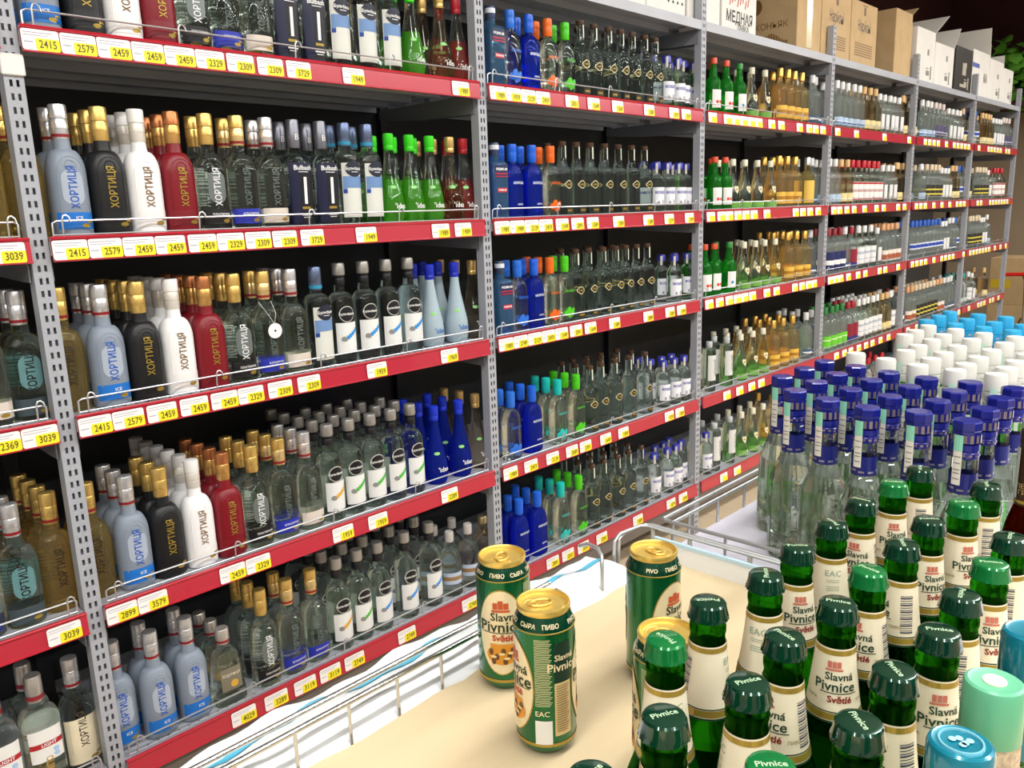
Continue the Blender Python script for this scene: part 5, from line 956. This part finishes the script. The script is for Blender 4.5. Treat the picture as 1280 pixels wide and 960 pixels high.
carton(3.43, 3.70, 0.036, 0.40, 0.37, M_cb, 'brown carton with letter S on its shaded side', [('S', 0.07, -0.04, 0.13, DK, 's', 0.02, 1.0)], [(0, 0, 0.5, 0, 0.10, 'r')], False)
carton(3.71, 3.78, 0.06, 0.40, 0.33, M_cb, 'narrow brown carton squeezed beside white cartons', seam=False)
carton(3.80, 4.14, 0.036, 0.40, 0.32, M_cw, 'white carton with raised lid flap, leftmost of the white row', (), [(0, 0, 0.5, 0, 0.28, 'r')], False)
carton(4.15, 4.54, 0.036, 0.40, 0.27, M_cw, 'white carton with printed front and tilted flap', (), [(0, 0, 0.9, 0, 0.18, 'r')], False)
rk = carton(4.58, 4.97, 0.036, 0.40, 0.30, M_ck, 'black carton between white cartons', (), (), False)
ob('pale_sticker', mk('pale_sticker', *join(box(-0.03, 0.05, -0.1834, -0.1822, 0.12, 0.20), box(-0.07, 0.07, -0.1834, -0.1822, 0.04, 0.06)), False), flat('B9B0A0'), rk)
r = carton(4.98, 5.40, 0.036, 0.40, 0.32, M_cw, 'white carton with blue tape and tall open flap', [('КА', 0.085, 0.12, 0.14, DK, 'f', 0.02, 0.8)], [(0, 0, 1.66, 0, 0.19, 'r')], False)
ob('blue_tape', mk('blue_tape', *box(-0.2106, -0.05, -0.1832, -0.1822, 0.20, 0.23), False), flat('5A6CB4'), r)
carton(5.41, 5.79, 0.036, 0.40, 0.30, M_cw, 'white carton second from the far end', (), [(0, 0, 1.45, 0, 0.10, 'l')], False)
carton(5.80, 6.10, 0.036, 0.40, 0.27, M_cw, 'white carton at the far end of the rack top', (), [(0, 0, 1.5, 0, 0.09, 'l')], False)

GP = flat('8A8780')
for o in [x for x in bpy.data.objects if x.name.startswith('carton') and x.get('category') == 'carton' and x.location.x > 3.79]:
    bd = o.children[0].dimensions
    o_d = max(v.co.y for v in o.children[0].data.vertices)
    pb = ob('grey_print', mk('grey_print', *join(*[box(x0, x0 + a, -o_d - 0.0012, -o_d - 0.0004, z0, z0 + b_) for x0, z0, a, b_ in ((0.02, 0.05, 0.06, 0.03), (0.02, 0.09, 0.045, 0.006), (0.03, 0.17, 0.03, 0.035), (0.10, 0.03, 0.02, 0.08))]), False), GP if o['label'][:5] != 'black' else flat('B9B0A0'), o)
# ------------------------------------------------------------------ beyond the far end of the rack
wc = struct('trim_1', box(8.4, 9.13, -3.0, 1.04, 2.36, 2.42), P('dark_wood', hexc('4A2E22'), 0.6, vary=((2.0, 14.0, 14.0), 0.2)))
struct('wall_upper', box(9.14, 9.199, -7, 1.49, 2.42, 4.19), P('maroon_wall', hexc('3A1418'), 0.8))
struct('wall_upper_back', box(-6, 9.13, 1.44, 1.499, 2.3, 4.19), P('maroon_wall', hexc('3A1418'), 0.8))
struct('trim_2', box(4.0, 9.13, 1.05, 1.44, 2.36, 2.40), P('dark_wood', hexc('4A2E22'), 0.6))
def basket(x, y, z, r, h, label):
    e = empty('wicker_basket', (x, y, z)); tag(e, label, 'basket', 'baskets on the high ledge')
    ob('basket_body', mk('basket_body', *rings(rnd([(0, r * 0.75), (h * 0.1, r * 0.8)] + [(h * (0.15 + 0.8 * k / 8), r * (0.82 + 0.18 * k / 8) * (1.0 + 0.03 * (k % 2))) for k in range(9)] + [(h * 0.97, r * 0.9), (h * 0.3, r * 0.7)]), 24, True, True)), P('wicker', hexc('6A4526'), 0.8, vary=(60.0, 0.35)), e)
    ob('handle', mk('handle', *tube([(r * 0.98 * math.cos(PI * i / 14), 0, h * 0.9 + r * 1.1 * math.sin(PI * i / 14)) for i in range(15)], 0.014, 8)), P('wicker', hexc('6A4526'), 0.8), e)
basket(5.6, 1.24, 2.402, 0.18, 0.26, 'brown wicker basket with handle above the brown cartons')
basket(6.6, 1.24, 2.402, 0.20, 0.34, 'taller brown wicker basket above the white cartons')
basket(7.5, 1.24, 2.402, 0.18, 0.24, 'small wicker basket beside the hanging greenery')
def jug(x, y, z, h, col, label):
    e = empty('clay_jug', (x, y, z)); tag(e, label, 'jug', 'jugs on the high ledge')
    ob('jug_body', mk('jug_body', *rings(rnd([(0, h * 0.2), (h * 0.1, h * 0.26), (h * 0.4, h * 0.33), (h * 0.65, h * 0.26), (h * 0.8, h * 0.13), (h * 0.95, h * 0.12), (h, h * 0.15)]), 22)), P('clay_' + col, hexc(col), 0.6), e)
    ob('handle', mk('handle', *tube([(h * 0.12, 0, h * 0.9), (h * 0.3, 0, h * 0.88), (h * 0.36, 0, h * 0.7), (h * 0.26, 0, h * 0.55)], h * 0.03, 8)), P('clay_' + col, hexc(col), 0.6), e)
jug(6.1, 1.24, 2.402, 0.50, '7A3A34', 'dusky red clay jug between the wicker baskets')
jug(7.05, 1.24, 2.402, 0.46, '28344A', 'dark blue clay jug between the wicker baskets')
# hanging greenery in a pot
pt = empty('potted_ivy', (8.70, 0.66, 2.422)); tag(pt, 'leafy green ivy in a pot on the high ledge', 'plant')
ob('pot', mk('pot', *rings(rnd([(0, 0.08), (0.12, 0.11), (0.14, 0.12), (0.15, 0.12), (0.15, 0.10), (0.13, 0.09)]), 18)), P('clay_pot', hexc('6E4A30'), 0.7), pt)
lm = mk('leaf', [(0, 0, 0), (0.035, 0.02, 0.006), (0.045, 0.06, 0.0), (0.0, 0.1, -0.012), (-0.045, 0.06, 0.0), (-0.035, 0.02, 0.006), (0, 0.05, 0.008)], [(0, 1, 6), (1, 2, 6), (2, 3, 6), (3, 4, 6), (4, 5, 6), (5, 0, 6)], False)
lm.materials.append(P('ivy_leaf', hexc('6DB83C'), 0.5, vary=(6.0, 0.3)))
for i in range(280):
    a = random.uniform(0, 2 * PI); rr_ = random.uniform(0.05, 0.42); o = ob('leaf', lm, None, pt)
    o.location = (rr_ * math.cos(a) * 0.7 - 0.05, rr_ * math.sin(a) * 1.1, 0.12 + random.uniform(-0.22, 0.52) * (1.1 - rr_))
    o.rotation_euler = (random.uniform(-0.9, 0.9), random.uniform(-0.9, 0.9), a - PI / 2 + random.uniform(-0.6, 0.6)); s = random.uniform(0.9, 1.6); o.scale = (s, s, s)
# cartons on the floor at the far end
def floor_carton(x0, x1, y0, y1, z0, h, label, word=None, patchc=None):
    e = empty('carton', ((x0 + x1) / 2, (y0 + y1) / 2, z0)); tag(e, label, 'carton', 'cartons on the floor past the rack'); w, d = (x1 - x0) / 2, (y1 - y0) / 2
    ob('carton_body', mk('carton_body', *cbox(-w, w, -d, d, 0, h, 0.004), False), M_cb, e)
    if word: ob('print', mk('print', *text_flat(word, 0.16, lambda a, b: (-w - 0.001, -0.12 - a, h * 0.62 + b), 0.0, 1.0), False), flat('4A3420'), e)
    if patchc: ob('sticker', mk('sticker', *box(-w - 0.0015, -w - 0.0005, 0.19, 0.36, h * 0.36, h * 0.54), False), patchc, e)
floor_carton(7.0, 7.45, -0.45, 0.30, 0.0, 0.44, 'brown carton with script print, lower of the stack past the rack end', 'Grante')
floor_carton(7.0, 7.45, -0.45, 0.30, 0.4405, 0.44, 'brown carton with yellow sticker, upper of the stack past the rack end', 'Grante', flat('D9B92A'))
# red handle of a trolley parked past the rack
tr = empty('shopping_trolley', (6.75, -0.35, 0)); tag(tr, 'shopping trolley with red handle parked past the rack end', 'trolley')
ob('handle', mk('handle', *tube([(0, 0.46, 0.745), (0, -0.28, 0.775)], 0.017, 12)), flat('D9281E', 0.3), tr)
for y in (0.3, -0.2):
    ob('side_frame', mk('side_frame', *tube([(0, y, 0.75), (0.05, y, 0.55), (0.1, y, 0.25), (0.1, y, 0.06)], 0.011, 8)), M_chrome, tr)
    ob('wheel', mk('wheel', *[[(0.1 + 0.05 * math.cos(2 * PI * i / 16), y + dy, 0.051 + 0.05 * math.sin(2 * PI * i / 16)) for dy in (-0.01, 0.01) for i in range(16)], [tuple(range(16)), tuple(range(31, 15, -1))] + [(i, 16 + i, 16 + (i + 1) % 16, (i + 1) % 16) for i in range(16)]]), M_black, tr)
for k in range(4): ob('basket_wire', mk('basket_wire', *tube([(0.06, 0.3, 0.66 - 0.08 * k), (0.06, -0.2, 0.66 - 0.08 * k)], 0.004, 6)), M_chrome, tr)
